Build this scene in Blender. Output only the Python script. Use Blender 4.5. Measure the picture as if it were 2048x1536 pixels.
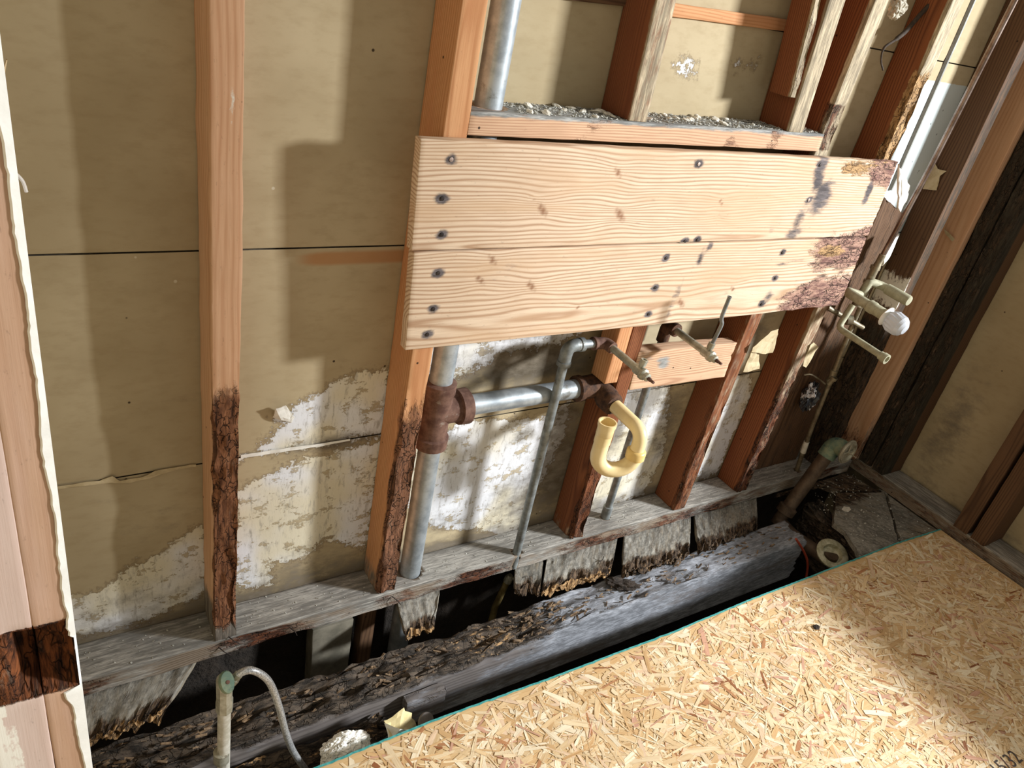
import bpy, math, random
from mathutils import Vector, Matrix, noise
random.seed(11)
for o in list(bpy.data.objects): bpy.data.objects.remove(o, do_unlink=True)
scene = bpy.context.scene
COL = scene.collection
PI = math.pi

# ------------------------------------------------------------------ camera
CR = ((0.84016252, -0.50976910, 0.18510108), (-0.11974124, -0.50724089, -0.85344521), (0.52895083, 0.69486844, -0.48720516))
CC = Vector((-0.29233, -1.29134, 1.51351)); CF = 1535.035
cam_d = bpy.data.cameras.new('camera'); cam = bpy.data.objects.new('camera', cam_d); COL.objects.link(cam)
r0, r1, r2 = Vector(CR[0]), -Vector(CR[1]), -Vector(CR[2])
cam.matrix_world = Matrix(((r0.x, r1.x, r2.x, CC.x), (r0.y, r1.y, r2.y, CC.y), (r0.z, r1.z, r2.z, CC.z), (0, 0, 0, 1)))
cam_d.sensor_width = 36; cam_d.lens = CF * 36 / 2048; cam_d.clip_start = 0.05
scene.camera = cam
def at(px, py, ax, v):
    """photo pixel -> point of the world plane ax = v (a wall, a board face, the floor)"""
    q = ((px - 1024) / CF, (py - 768) / CF, 1.0)
    d = Vector([sum(CR[k][i] * q[k] for k in range(3)) for i in range(3)])
    i = 'xyz'.index(ax)
    return CC + d * ((v - CC[i]) / d[i])

# ------------------------------------------------------------------ light
w = bpy.data.worlds.new('sky'); scene.world = w; w.use_nodes = True
w.node_tree.nodes['Background'].inputs[0].default_value = (1.0, 0.94, 0.83, 1)
w.node_tree.nodes['Background'].inputs[1].default_value = 0.35
ld = bpy.data.lights.new('window_daylight', 'AREA'); ld.shape = 'RECTANGLE'; ld.size = 0.62; ld.size_y = 0.42; ld.energy = 640; ld.color = (0.95, 0.975, 1.0)
lo = bpy.data.objects.new('window_daylight', ld); COL.objects.link(lo)
lo.location = (5.26, -3.14, 2.57)
lo.rotation_euler = (Vector((1.2, -0.1, 0.4)) - Vector(lo.location)).to_track_quat('-Z', 'Y').to_euler()
vs = scene.view_settings
vs.view_transform = 'Standard'; vs.look = 'None'; vs.exposure = 0.15; vs.gamma = 1; vs.use_curve_mapping = False

# ------------------------------------------------------------------ helpers
def S(r, g, b):
    f = lambda c: (c / 255 / 12.92) if c <= 10 else ((c / 255 + 0.055) / 1.055) ** 2.4
    return (f(r), f(g), f(b), 1)
def mesh_obj(name, verts, faces, mat, parent=None, attrs=None, smooth=True):
    me = bpy.data.meshes.new(name)
    me.from_pydata([tuple(v) for v in verts], [], faces); me.update()
    if attrs:
        for k, vals in attrs.items():
            if isinstance(vals[0], (tuple, list, Vector)):
                if len(vals[0]) == 3:
                    a = me.attributes.new(k, 'FLOAT_VECTOR', 'POINT'); a.data.foreach_set('vector', [c for v in vals for c in v])
                else:
                    a = me.attributes.new(k, 'FLOAT_COLOR', 'POINT'); a.data.foreach_set('color', [c for v in vals for c in v])
            else:
                a = me.attributes.new(k, 'FLOAT', 'POINT'); a.data.foreach_set('value', list(vals))
    if mat: me.materials.append(mat)
    if smooth:
        me.polygons.foreach_set('use_smooth', [True] * len(me.polygons))
        try: me.set_sharp_from_angle(angle=math.radians(40))
        except Exception: pass
    o = bpy.data.objects.new(name, me); COL.objects.link(o)
    if parent:
        o.parent = parent; o.matrix_parent_inverse = Matrix.Translation(-parent.location)
    return o
def tag(o, label, cat, group=None):
    o['label'] = label; o['category'] = cat
    if group: o['group'] = group
    return o
def thing(name, label, cat, loc, group=None):
    o = bpy.data.objects.new(name, None); COL.objects.link(o); o.location = loc; o.empty_display_size = 0.02
    o.matrix_world = Matrix.Translation(loc)
    return tag(o, label, cat, group)
def structure(o): o['kind'] = 'structure'; return o
def setorigin(o, loc):
    loc = Vector(loc); o.data.transform(Matrix.Translation(-loc)); o.location = loc; return o

class MB:
    def __init__(s): s.v = []; s.f = []
    def ring(s, pts): i = len(s.v); s.v += [Vector(p) for p in pts]; return list(range(i, i + len(pts)))
    def bridge(s, a, b):
        n = len(a)
        for k in range(n): s.f.append((a[k], a[(k + 1) % n], b[(k + 1) % n], b[k]))
    def sweep(s, path, rad, n=20, cap=True, squash=None):
        path = [Vector(p) for p in path]; m = len(path)
        rads = list(rad) if isinstance(rad, (list, tuple)) else [rad] * m
        rads = rads[:m] + [rads[-1]] * (m - len(rads))
        tans = []
        for i in range(m):
            t = (path[min(i + 1, m - 1)] - path[max(i - 1, 0)])
            if t.length < 1e-9: t = tans[-1] if tans else Vector((0, 0, 1))
            tans.append(t.normalized())
        up = Vector((0, 0, 1)) if abs(tans[0].z) < 0.9 else Vector((1, 0, 0))
        nrm = tans[0].cross(up).normalized(); rings = []
        for i in range(m):
            nrm = (nrm - tans[i] * nrm.dot(tans[i])).normalized(); bi = tans[i].cross(nrm)
            rings.append(s.ring([path[i] + (nrm * math.cos(2 * PI * k / n) + bi * math.sin(2 * PI * k / n)) * rads[i] for k in range(n)]))
        for a, b in zip(rings, rings[1:]): s.bridge(a, b)
        if cap:
            s.f.append(tuple(reversed(rings[0]))); s.f.append(tuple(rings[-1]))
        return s
    def lathe(s, p, d, prof, n=24):
        """prof: list of (distance along d, radius)"""
        p = Vector(p); d = Vector(d).normalized()
        up = Vector((0, 0, 1)) if abs(d.z) < 0.9 else Vector((1, 0, 0))
        a = d.cross(up).normalized(); b = d.cross(a); rings = []
        for t, r in prof:
            rings.append(s.ring([p + d * t + (a * math.cos(2 * PI * k / n) + b * math.sin(2 * PI * k / n)) * max(r, 1e-5) for k in range(n)]))
        for x, y in zip(rings, rings[1:]): s.bridge(x, y)
        s.f.append(tuple(reversed(rings[0]))); s.f.append(tuple(rings[-1]))
        return s
    def box(s, c, h, M=None):
        vs = []
        for k in range(8):
            q = Vector(((1 if k & 1 else -1) * h[0], (1 if k & 2 else -1) * h[1], (1 if k & 4 else -1) * h[2]))
            vs.append((M @ q if M else q) + Vector(c))
        i = len(s.v); s.v += vs
        for f in ((0, 2, 3, 1), (4, 5, 7, 6), (0, 1, 5, 4), (2, 6, 7, 3), (0, 4, 6, 2), (1, 3, 7, 5)): s.f.append(tuple(i + k for k in f))
        return s
    def build(s, name, mat, parent=None, smooth=True): return mesh_obj(name, s.v, s.f, mat, parent, smooth=smooth)
def fillet(pts, rad, n=7):
    pts = [Vector(p) for p in pts]; out = [pts[0]]
    rads = rad if isinstance(rad, (list, tuple)) else [rad] * (len(pts) - 2)
    for i in range(1, len(pts) - 1):
        a, b, c = pts[i - 1], pts[i], pts[i + 1]
        r = min(rads[i - 1], (a - b).length * .49, (c - b).length * .49)
        p, q = b + (a - b).normalized() * r, b + (c - b).normalized() * r
        for k in range(n + 1):
            t = k / n; out.append(p * (1 - t) ** 2 + b * 2 * t * (1 - t) + q * t * t)
    out.append(pts[-1]); return out
def arc_path(pts, n=8):
    """Catmull-Rom through the points"""
    P = [Vector(p) for p in pts]; P = [P[0] * 2 - P[1]] + P + [P[-1] * 2 - P[-2]]; out = []
    for i in range(1, len(P) - 2):
        for k in range(n):
            t = k / n; a, b, c, d = P[i - 1:i + 3]
            out.append(0.5 * ((2 * b) + (c - a) * t + (2 * a - 5 * b + 4 * c - d) * t * t + (3 * b - a - 3 * c + d) * t ** 3))
    out.append(P[-2]); return out

def bore(o, p, d, r, half=.12):
    """drill a hole through a timber where a pipe passes"""
    c = MB().sweep([Vector(p) - Vector(d) * half, Vector(p) + Vector(d) * half], r, 20).build('bore', None)
    b = o.modifiers.new('b', 'BOOLEAN'); b.operation = 'DIFFERENCE'; b.object = c; b.solver = 'FAST'
    bpy.context.view_layer.update()
    me = bpy.data.meshes.new_from_object(o.evaluated_get(bpy.context.evaluated_depsgraph_get()))
    o.modifiers.clear(); o.data = me; cm = c.data; bpy.data.objects.remove(c); bpy.data.meshes.remove(cm)

# ------------------------------------------------------------------ node materials
class NT:
    def __init__(s, name):
        s.m = bpy.data.materials.new(name); s.m.use_nodes = True; s.t = s.m.node_tree; s.t.nodes.clear()
        s.out = s.t.nodes.new('ShaderNodeOutputMaterial'); s.b = s.t.nodes.new('ShaderNodeBsdfPrincipled')
        s.t.links.new(s.b.outputs[0], s.out.inputs[0])
    def put(s, sock, v):
        if isinstance(v, bpy.types.NodeSocket): s.t.links.new(v, sock)
        elif v is not None:
            try: sock.default_value = v
            except Exception: sock.default_value = tuple(v)[:3]
    def node(s, t, **k):
        n = s.t.nodes.new(t)
        for a, v in k.items(): setattr(n, a, v)
        return n
    def attr(s, name):
        n = s.node('ShaderNodeAttribute', attribute_name=name); return n
    def obj(s): return s.node('ShaderNodeTexCoord').outputs['Object']
    def math(s, op, a, b=None, c=None, clamp=False):
        n = s.node('ShaderNodeMath', operation=op, use_clamp=clamp)
        for i, v in enumerate((a, b, c)):
            if v is not None: s.put(n.inputs[i], v)
        return n.outputs[0]
    def vmath(s, op, a, b=None):
        n = s.node('ShaderNodeVectorMath', operation=op); s.put(n.inputs[0], a)
        if b is not None: s.put(n.inputs[1], b)
        return n.outputs['Value'] if op in ('LENGTH', 'DOT_PRODUCT') else n.outputs[0]
    def noise(s, vec, scale=1., detail=3., rough=.55, col=False, dist=0.):
        n = s.node('ShaderNodeTexNoise'); s.put(n.inputs['Vector'], vec); n.inputs['Scale'].default_value = scale
        n.inputs['Detail'].default_value = detail; n.inputs['Roughness'].default_value = rough; n.inputs['Distortion'].default_value = dist
        return n.outputs['Color' if col else 'Fac']
    def voro(s, vec, scale=1., feature='F1', rnd=1., out='Distance'):
        n = s.node('ShaderNodeTexVoronoi', feature=feature); s.put(n.inputs['Vector'], vec); n.inputs['Scale'].default_value = scale
        n.inputs['Randomness'].default_value = rnd; return n.outputs[out]
    def step(s, v, lo, hi, a=0., b=1.):
        n = s.node('ShaderNodeMapRange', interpolation_type='SMOOTHSTEP', clamp=True); s.put(n.inputs[0], v)
        for i, q in enumerate((lo, hi, a, b)): n.inputs[1 + i].default_value = q
        return n.outputs[0]
    def mix(s, f, a, b, mode='MIX'):
        n = s.node('ShaderNodeMix', data_type='RGBA', blend_type=mode); s.put(n.inputs['Factor'], f)
        s.put(n.inputs['A'], a) if False else s.put(n.inputs[6], a); s.put(n.inputs[7], b); return n.outputs[2]
    def ramp(s, f, stops):
        n = s.node('ShaderNodeValToRGB'); s.put(n.inputs[0], f); e = n.color_ramp.elements
        while len(e) < len(stops): e.new(0.5)
        for q, (p, c) in zip(e, stops): q.position = p; q.color = c
        return n.outputs[0]
    def bump(s, h, strength=.4, dist=.002, prev=None):
        n = s.node('ShaderNodeBump'); n.inputs['Strength'].default_value = strength; n.inputs['Distance'].default_value = dist
        s.put(n.inputs['Height'], h)
        if prev is not None: s.put(n.inputs['Normal'], prev)
        return n.outputs[0]
    def done(s, col, rough=.8, normal=None, metal=0., spec=.3):
        s.put(s.b.inputs['Base Color'], col); s.put(s.b.inputs['Roughness'], rough); s.put(s.b.inputs['Metallic'], metal)
        s.b.inputs['Specular IOR Level'].default_value = spec
        if normal is not None: s.put(s.b.inputs['Normal'], normal)
        return s.m

def wood_material(name, early, late, tint, ringw=.006, contrast=1., holes=True, rotdark=(62, 42, 32), rotred=(112, 66, 42), greyc=(150, 140, 128), crk=.85, streak=(12., 130.)):
    n = NT(name); gc = n.attr('gc').outputs['Vector']
    rot = n.attr('rot').outputs['Fac']; stn = n.attr('stn').outputs['Fac']; pnt = n.attr('pnt').outputs['Fac']; yel = n.attr('yel').outputs['Fac']; knt = n.attr('knt').outputs['Fac']
    w1 = n.noise(n.vmath('MULTIPLY', gc, (1.6, 11., 11.)), 1., 2., .5, col=True)
    off = n.vmath('MULTIPLY', n.vmath('SUBTRACT', w1, (.5, .5, .5)), (0., .045, .045))
    p = n.vmath('ADD', n.vmath('MULTIPLY', gc, (0., 1., 1.)), off)
    r = n.vmath('LENGTH', p)
    fine = n.noise(n.vmath('MULTIPLY', gc, (14., 420., 420.)), 1., 2., .6)
    r = n.math('ADD', r, n.math('MULTIPLY', fine, .0012))
    s = n.math('SINE', n.math('MULTIPLY', r, 2 * PI / ringw))
    s = n.math('POWER', n.math('MULTIPLY_ADD', s, .5, .5), 2.2)
    tone = n.noise(n.vmath('MULTIPLY', gc, (2.2, 16., 16.)), 1., 3., .6)
    col = n.mix(n.math('MULTIPLY', s, contrast * .85), early, late)
    col = n.mix(n.step(tone, .4, .75, 0, .7), col, tint)
    col = n.mix(n.step(fine, .35, .75, 0., .28), col, late)
    kn = n.noise(n.vmath('MULTIPLY', gc, (60., 160., 160.)), 1., 3., .6)
    col = n.mix(n.math('MULTIPLY', n.step(n.math('ADD', knt, n.math('MULTIPLY', n.math('SUBTRACT', kn, .5), .6)), .15, .9), n.step(knt, 0., .12, 0., .8)), col, S(128, 84, 54))
    # nail holes and specks
    if holes:
        v = n.voro(gc, 17.); col = n.mix(n.step(v, .035, .055, .9, 0), col, S(34, 24, 20))
    # grey dirt
    dn = n.noise(n.vmath('MULTIPLY', gc, (22., 75., 75.)), 1., 4., .65)
    dm = n.step(n.math('ADD', stn, n.math('MULTIPLY', n.math('SUBTRACT', dn, .5), .9)), .28, .72)
    dcol = n.mix(n.step(n.math('ADD', n.math('MULTIPLY', n.noise(n.vmath('MULTIPLY', gc, (streak[0], streak[1], streak[1])), 1., 4., .7), .6), n.math('MULTIPLY', n.noise(n.vmath('MULTIPLY', gc, (5., 14., 14.)), 1., 4., .6), .4)), .40, .62), tuple(c * .38 for c in S(*greyc))[:3] + (1,), S(*greyc))
    hf = n.noise(n.vmath('MULTIPLY', gc, (38., 520., 520.)), 1., 3., .7)
    dcol = n.mix(n.step(hf, .46, .66, 0, .7), dcol, tuple(c * .3 for c in S(*greyc))[:3] + (1,))
    col = n.mix(n.math('MULTIPLY', dm, n.step(stn, .0, .1)), col, dcol)
    gr = n.noise(n.vmath('MULTIPLY', gc, (55., 160., 160.)), 1., 5., .75)
    col = n.mix(n.step(gr, .60, .70, 0, .45), col, n.mix(.5, col, S(60, 46, 36)))
    # paint / plaster dust
    pn = n.noise(n.vmath('MULTIPLY', gc, (60., 120., 120.)), 1., 4., .65)
    pm = n.math('MULTIPLY', n.step(n.math('ADD', pnt, n.math('MULTIPLY', n.math('SUBTRACT', pn, .5), .8)), .42, .62), n.step(pnt, .0, .1))
    col = n.mix(pm, col, S(226, 222, 210))
    # rot: cubes and cracks
    cw = n.noise(gc, 60., 2., .5, col=True)
    cv = n.vmath('ADD', n.vmath('MULTIPLY', gc, (44., 74., 74.)), n.vmath('MULTIPLY', cw, (1.5, 1.5, 1.5)))
    crack = n.voro(cv, 1., 'DISTANCE_TO_EDGE')
    gate = n.step(n.noise(n.vmath('MULTIPLY', gc, (20., 50., 50.)), 1., 3., .6), .40, .56)
    cm = n.math('MULTIPLY', n.step(crack, .0, .085, 1., 0.), gate)
    split = n.step(n.noise(n.vmath('MULTIPLY', gc, (7., 130., 130.)), 1., 3., .6), .60, .68)
    cm = n.math('MAXIMUM', cm, n.math('MULTIPLY', split, .8))
    rn = n.noise(n.vmath('MULTIPLY', gc, (18., 55., 55.)), 1., 5., .65)
    rmask = n.math('MULTIPLY', n.step(n.math('ADD', rot, n.math('MULTIPLY', n.math('SUBTRACT', rn, .5), 1.0)), .3, .62), n.step(rot, .0, .08))
    rcol = n.mix(n.step(n.noise(n.vmath('MULTIPLY', gc, (26., 110., 110.)), 1., 4., .7), .36, .66), S(*rotdark), S(*rotred))
    rcol = n.mix(n.step(rn, .58, .75, 0, .55), rcol, S(150, 128, 108))
    rcol = n.mix(n.math('MULTIPLY', cm, crk), rcol, S(22, 16, 13))
    col = n.mix(rmask, col, rcol)
    yn = n.noise(n.vmath('MULTIPLY', gc, (35., 110., 110.)), 1., 4., .7)
    ym = n.math('MULTIPLY', n.step(n.math('ADD', yel, n.math('MULTIPLY', n.math('SUBTRACT', yn, .5), 1.2)), .4, .6), n.step(yel, .0, .1))
    ycol = n.mix(n.step(yn, .35, .6), S(112, 84, 54), S(196, 158, 112))
    ycol = n.mix(n.math('MULTIPLY', cm, .6), ycol, S(50, 32, 18))
    col = n.mix(ym, col, ycol)
    h = n.math('ADD', n.math('MULTIPLY', s, -.25), n.math('MULTIPLY', fine, .5))
    nb = n.bump(h, .35, .0012)
    both = n.math('MAXIMUM', rmask, ym)
    h2 = n.math('MULTIPLY', both, n.math('ADD', n.math('MULTIPLY', cm, -1.2), n.noise(n.vmath('MULTIPLY', gc, (45., 210., 210.)), 1., 5., .7)))
    nb = n.bump(h2, .9, .005, nb)
    return n.done(col, .82, nb, spec=.22)
M = {}
M['board'] = wood_material('pine_board', S(222, 200, 174), S(168, 132, 102), S(204, 172, 138), ringw=.0075, holes=False, rotdark=(124, 90, 82), rotred=(188, 150, 130), greyc=(120, 112, 112), crk=.8)
M['fir'] = wood_material('fir_stud', S(206, 156, 112), S(172, 116, 74), S(198, 138, 96), ringw=.007, contrast=.8, rotdark=(98, 68, 50), rotred=(148, 104, 78))
M['pinkfir'] = wood_material('pinkish_stud', S(214, 172, 138), S(188, 138, 102), S(220, 182, 150), ringw=.012, contrast=.7, rotdark=(104, 68, 48), rotred=(160, 110, 78))
M['red'] = wood_material('red_brown_stud', S(136, 84, 52), S(92, 52, 32), S(120, 68, 42), ringw=.006, greyc=(205, 188, 158))
M['ledger'] = wood_material('rough_sawn', S(212, 178, 146), S(168, 126, 98), S(196, 158, 128), ringw=.006, rotdark=(120, 84, 66), rotred=(176, 132, 104), greyc=(176, 176, 172))
M['grey'] = wood_material('weathered_grey', S(142, 128, 112), S(100, 86, 72), S(124, 106, 88), ringw=.006, greyc=(178, 174, 166))
M['beam'] = wood_material('damp_dark', S(118, 112, 108), S(70, 64, 62), S(96, 90, 90), ringw=.012, contrast=.7, rotdark=(44, 40, 36), rotred=(98, 86, 74), greyc=(164, 168, 176), crk=.5, streak=(24., 120.))
M['oldbrown'] = wood_material('old_brown', S(104, 78, 56), S(70, 50, 36), S(88, 64, 46), ringw=.008, rotdark=(48, 42, 36), rotred=(84, 66, 50), greyc=(70, 64, 54))
M['pinkpaint'] = wood_material('pinkish_painted_jamb', S(200, 178, 166), S(186, 158, 144), S(206, 190, 180), ringw=.03, contrast=.3, holes=False, rotdark=(44, 24, 16), rotred=(128, 74, 40), crk=.6)
M['paintedstud'] = wood_material('painted_jamb', S(188, 154, 128), S(170, 132, 104), S(196, 166, 150), ringw=.02, contrast=.4, holes=False, rotdark=(44, 24, 16), rotred=(128, 74, 40), crk=.6)

def lumber(name, mat, q0, q1, parent=None, rot=None, stn=None, pnt=None, yel=None, res=(.014, .011), amp=.012, rag=(0., 0.), seed=None, knots=None, bev=.0018, wob=.0008, fr=26.):
    """a timber from the quad q0 (b0c0, b1c0, b0c1, b1c1) to the quad q1, grain along it"""
    q0 = [Vector(p) for p in q0]; q1 = [Vector(p) for p in q1]
    L = sum((b - a).length for a, b in zip(q0, q1)) / 4
    B = (q0[1] - q0[0]).length; Cw = (q0[2] - q0[0]).length
    rnd = random.Random(seed if seed is not None else name + str(round(q0[0].x, 3)) + str(round(q0[0].z, 3)))
    def ticks(l, r):
        e = min(bev / l, .2); n = max(1, int(round(l / r)))
        return [0, e] + [e + (1 - 2 * e) * k / n for k in range(1, n)] + [1 - e, 1]
    A_, B_, C_ = ticks(L, res[0]), ticks(B, res[1]), ticks(Cw, res[1])
    na, nb, nc = len(A_), len(B_), len(C_); idx = {}; V = []; G = []; R = []; ST = []; P = []; Y = []; F = []; KN = []
    g0 = Vector((rnd.uniform(0, 9), rnd.uniform(-.02, .02) + (.0 if rnd.random() < .5 else .06), rnd.uniform(.03, .10)))
    nz = Vector((rnd.uniform(0, 50), rnd.uniform(0, 50), rnd.uniform(0, 50)))
    cen0, cen1 = sum(q0, Vector()) / 4, sum(q1, Vector()) / 4
    ax = (cen1 - cen0).normalized()
    def vert(i, j, k):
        if (i, j, k) in idx: return idx[(i, j, k)]
        a, b, c = A_[i], B_[j], C_[k]
        bl = lambda q: (q[0] * (1 - b) + q[1] * b) * (1 - c) + (q[2] * (1 - b) + q[3] * b) * c
        p = bl(q0).lerp(bl(q1), a); cen = cen0.lerp(cen1, a)
        ext = (i in (0, na - 1)) + (j in (0, nb - 1)) + (k in (0, nc - 1))
        inw = Vector()
        eb = (q0[1] - q0[0]).normalized(); ec = (q0[2] - q0[0]).normalized()
        if j == 0: inw += eb
        if j == nb - 1: inw -= eb
        if k == 0: inw += ec
        if k == nc - 1: inw -= ec
        if i == 0: inw += ax
        if i == na - 1: inw -= ax
        base = Vector(p)
        if ext >= 2: p = p + inw * bev * .35
        rv = max(0, min(1, rot(base, a, b, c))) if rot else 0.
        yv = yel(base, a, b, c) if yel else 0.
        p = p + inw.normalized() * (wob * (noise.noise(base * 18 + nz) - .2)) if inw.length > 0 else p
        rr = max(rv, yv)
        if rr > .02 and inw.length > 0:
            st = base * fr + nz; st -= ax * (st.dot(ax)) * .72
            q = abs(noise.fractal(st, 1.0, 2.0, 3)) + .22 * abs(noise.noise(st * 2.6))
            p = p + inw.normalized() * (min(1, rr * 1.2) * amp * q * 1.6)
        for e, endk in ((0, a < .5), (1, a >= .5)):
            if rag[e] > 0 and endk:
                d = (a if e == 0 else 1 - a) * L
                if d < .12:
                    off = noise.fractal((base - ax * base.dot(ax)) * 60 + nz, .9, 2., 3)
                    p = p + ax * ((1 if e == 0 else -1) * (1 - d / .12) * rag[e] * (off + .45))
        n = len(V); V.append(p); idx[(i, j, k)] = n
        gv = g0 + Vector((a * L, (b - .5) * B, (c - .5) * Cw)); kv = 0.
        if knots:
            for kx, kz, kr in knots:
                dx, dz = base.x - kx, base.z - kz; e = math.exp(-(dx / (kr * 3.2)) ** 2 - (dz / (kr * 2.2)) ** 2)
                gv.z += .7 * kr * e * (1 if dz > 0 else -1) * (1 - math.exp(-(dz / (kr * .7)) ** 2)); kv = max(kv, math.exp(-((dx + dz * .8) / (kr * .55)) ** 2 - (dz / (kr * .8)) ** 2))
        KN.append(kv); G.append(gv)
        R.append(rv); Y.append(yv)
        ST.append(max(0, stn(base, a, b, c)) if stn else 0.); P.append(max(0, pnt(base, a, b, c)) if pnt else 0.)
        return n
    def face(q): F.append(tuple(q))
    for i in range(na - 1):
        for j in range(nb - 1):
            for k, fl in ((0, 0), (nc - 1, 1)):
                q = [vert(i, j, k), vert(i + 1, j, k), vert(i + 1, j + 1, k), vert(i, j + 1, k)]; face(q if fl else q[::-1])
        for k in range(nc - 1):
            for j, fl in ((0, 1), (nb - 1, 0)):
                q = [vert(i, j, k), vert(i + 1, j, k), vert(i + 1, j, k + 1), vert(i, j, k + 1)]; face(q if fl else q[::-1])
    for j in range(nb - 1):
        for k in range(nc - 1):
            for i, fl in ((0, 1), (na - 1, 0)):
                q = [vert(i, j, k), vert(i, j + 1, k), vert(i, j + 1, k + 1), vert(i, j, k + 1)]; face(q[::-1] if fl else q)
    # consistent outward normals whatever the handedness of the corners
    if (q0[1] - q0[0]).cross(q0[2] - q0[0]).dot(ax) < 0: F = [f[::-1] for f in F]
    at_ = {'gc': G}
    if rot: at_['rot'] = R
    if stn: at_['stn'] = ST
    if pnt: at_['pnt'] = P
    if yel: at_['yel'] = Y
    if knots: at_['knt'] = KN
    o = mesh_obj(name, V, F, M[mat] if isinstance(mat, str) else mat, parent, at_)
    if not parent: setorigin(o, cen0)
    return o
def post(name, mat, x0, x1, y0, y1, z0, z1, lean=0., leany=0., **k):
    """upright timber; lean = shift in x of its top"""
    a = [(x0, y0, z0), (x1, y0, z0), (x0, y1, z0), (x1, y1, z0)]
    b = [(x0 + lean, y0 + leany, z1), (x1 + lean, y0 + leany, z1), (x0 + lean, y1 + leany, z1), (x1 + lean, y1 + leany, z1)]
    return lumber(name, mat, a, b, **k)
def along_x(name, mat, x0, x1, y0, y1, z0, z1, dz=0., **k):
    a = [(x0, y0, z0), (x0, y1, z0), (x0, y0, z1), (x0, y1, z1)]
    b = [(x1, y0, z0 + dz), (x1, y1, z0 + dz), (x1, y0, z1 + dz), (x1, y1, z1 + dz)]
    return lumber(name, mat, a, b, **k)
def blobs(lst):
    """lst: (x, z, rx, rz, strength) soft spots on an upright face"""
    def f(p, a, b, c):
        v = 0.
        for x, z, rx, rz, s in lst:
            d = ((p.x - x) / rx) ** 2 + ((p.z - z) / rz) ** 2
            if d < 4: v = max(v, s * math.exp(-d))
        return v
    return f
def ss(x, a, b):
    t = max(0., min(1., (x - a) / (b - a))); return t * t * (3 - 2 * t)
def inpoly(x, y, P):
    c = False; n = len(P); j = n - 1
    for i in range(n):
        if (P[i][1] > y) != (P[j][1] > y) and x < (P[j][0] - P[i][0]) * (y - P[i][1]) / (P[j][1] - P[i][1]) + P[i][0]: c = not c
        j = i
    return c
def sdist(x, y, P):
    d = 1e9; n = len(P)
    for i in range(n):
        ax, ay = P[i]; bx, by = P[(i + 1) % n]; ex, ey = bx - ax, by - ay
        t = max(0, min(1, ((x - ax) * ex + (y - ay) * ey) / (ex * ex + ey * ey + 1e-12)))
        d = min(d, math.hypot(x - ax - t * ex, y - ay - t * ey))
    return d if inpoly(x, y, P) else -d

# ------------------------------------------------------------------ other materials
def mat_sheathing(name, warm=1.):
    n = NT(name); p = n.obj()
    big = n.noise(p, 2.6, 3.); mid = n.noise(n.vmath('MULTIPLY', p, (26., 26., 60.)), 1., 4., .6)
    col = n.mix(n.step(big, .35, .68), S(168, 152, 121), S(186, 171, 140))
    col = n.mix(n.step(mid, .4, .8, 0, .25), col, S(140, 120, 86))
    stn = n.attr('stn').outputs['Fac']; torn = n.attr('torn').outputs['Fac']; wht = n.attr('wht').outputs['Fac']; orange = n.attr('org').outputs['Fac']
    v = n.voro(p, 10.5); col = n.mix(n.step(v, .022, .038, .9, 0), col, S(48, 34, 22))
    v2 = n.voro(n.vmath('ADD', p, (3.1, 1., 2.)), 8.); col = n.mix(n.step(v2, .018, .03, .8, 0), col, S(206, 198, 176))
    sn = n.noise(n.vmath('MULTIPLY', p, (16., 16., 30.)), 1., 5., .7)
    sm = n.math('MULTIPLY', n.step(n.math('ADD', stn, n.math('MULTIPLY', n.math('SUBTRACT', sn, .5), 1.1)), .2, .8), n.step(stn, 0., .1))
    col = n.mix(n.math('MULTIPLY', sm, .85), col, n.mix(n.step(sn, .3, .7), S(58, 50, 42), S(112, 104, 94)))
    col = n.mix(n.step(orange, .2, .8, 0, .8), col, S(176, 128, 84))
    # torn paper: the white plaster under it, ragged rim
    e1 = n.noise(n.vmath('MULTIPLY', p, (30., 30., 42.)), 1., 6., .72); e2 = n.noise(n.vmath('MULTIPLY', p, (150., 150., 60.)), 1., 3., .7)
    d = n.math('ADD', torn, n.math('MULTIPLY', n.math('SUBTRACT', e1, .5), .10)); d = n.math('ADD', d, n.math('MULTIPLY', n.math('SUBTRACT', e2, .5), .035))
    hole = n.step(n.noise(n.vmath('MULTIPLY', p, (22., 22., 34.)), 1., 6., .75), .565, .60)
    tm = n.math('MULTIPLY', n.step(d, .0, .006), n.math('SUBTRACT', 1., n.math('MULTIPLY', hole, .85)))
    streak = n.noise(n.vmath('MULTIPLY', p, (90., 90., 22.)), 1., 4., .7)
    cool = n.step(n.noise(p, 5., 2.), .38, .6)
    wc = n.mix(cool, S(216, 208, 184), S(222, 224, 228))
    wc = n.mix(n.step(streak, .50, .72, 0, .65), wc, S(140, 134, 124))
    wc = n.mix(n.math('MULTIPLY', sm, .8), wc, S(112, 106, 98))
    col = n.mix(tm, col, wc)
    rim = n.math('MULTIPLY', n.step(d, -.012, 0.), n.step(d, 0., .004, 1., 0.))
    col = n.mix(n.math('MULTIPLY', rim, .4), col, S(90, 70, 48))
    # painted white
    wn = n.noise(p, 60., 3.); wm = n.step(n.math('ADD', wht, n.math('MULTIPLY', n.math('SUBTRACT', wn, .5), .004)), .0, .003)
    wcol = n.mix(n.step(n.voro(p, 26.), .06, .1, .8, 0.), S(196, 206, 206), S(110, 116, 114))
    col = n.mix(wm, col, wcol)
    h = n.math('ADD', n.math('MULTIPLY', tm, .9), n.math('MULTIPLY', streak, n.math('MULTIPLY', tm, .4))); h = n.math('ADD', h, n.math('MULTIPLY', mid, .15))
    nb = n.bump(n.math('MULTIPLY', h, -1.), .6, .0025)
    return n.done(col, n.math('MULTIPLY_ADD', wm, -.45, .9), nb, spec=.2)
M['sheath'] = mat_sheathing('brown_wallboard')

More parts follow.
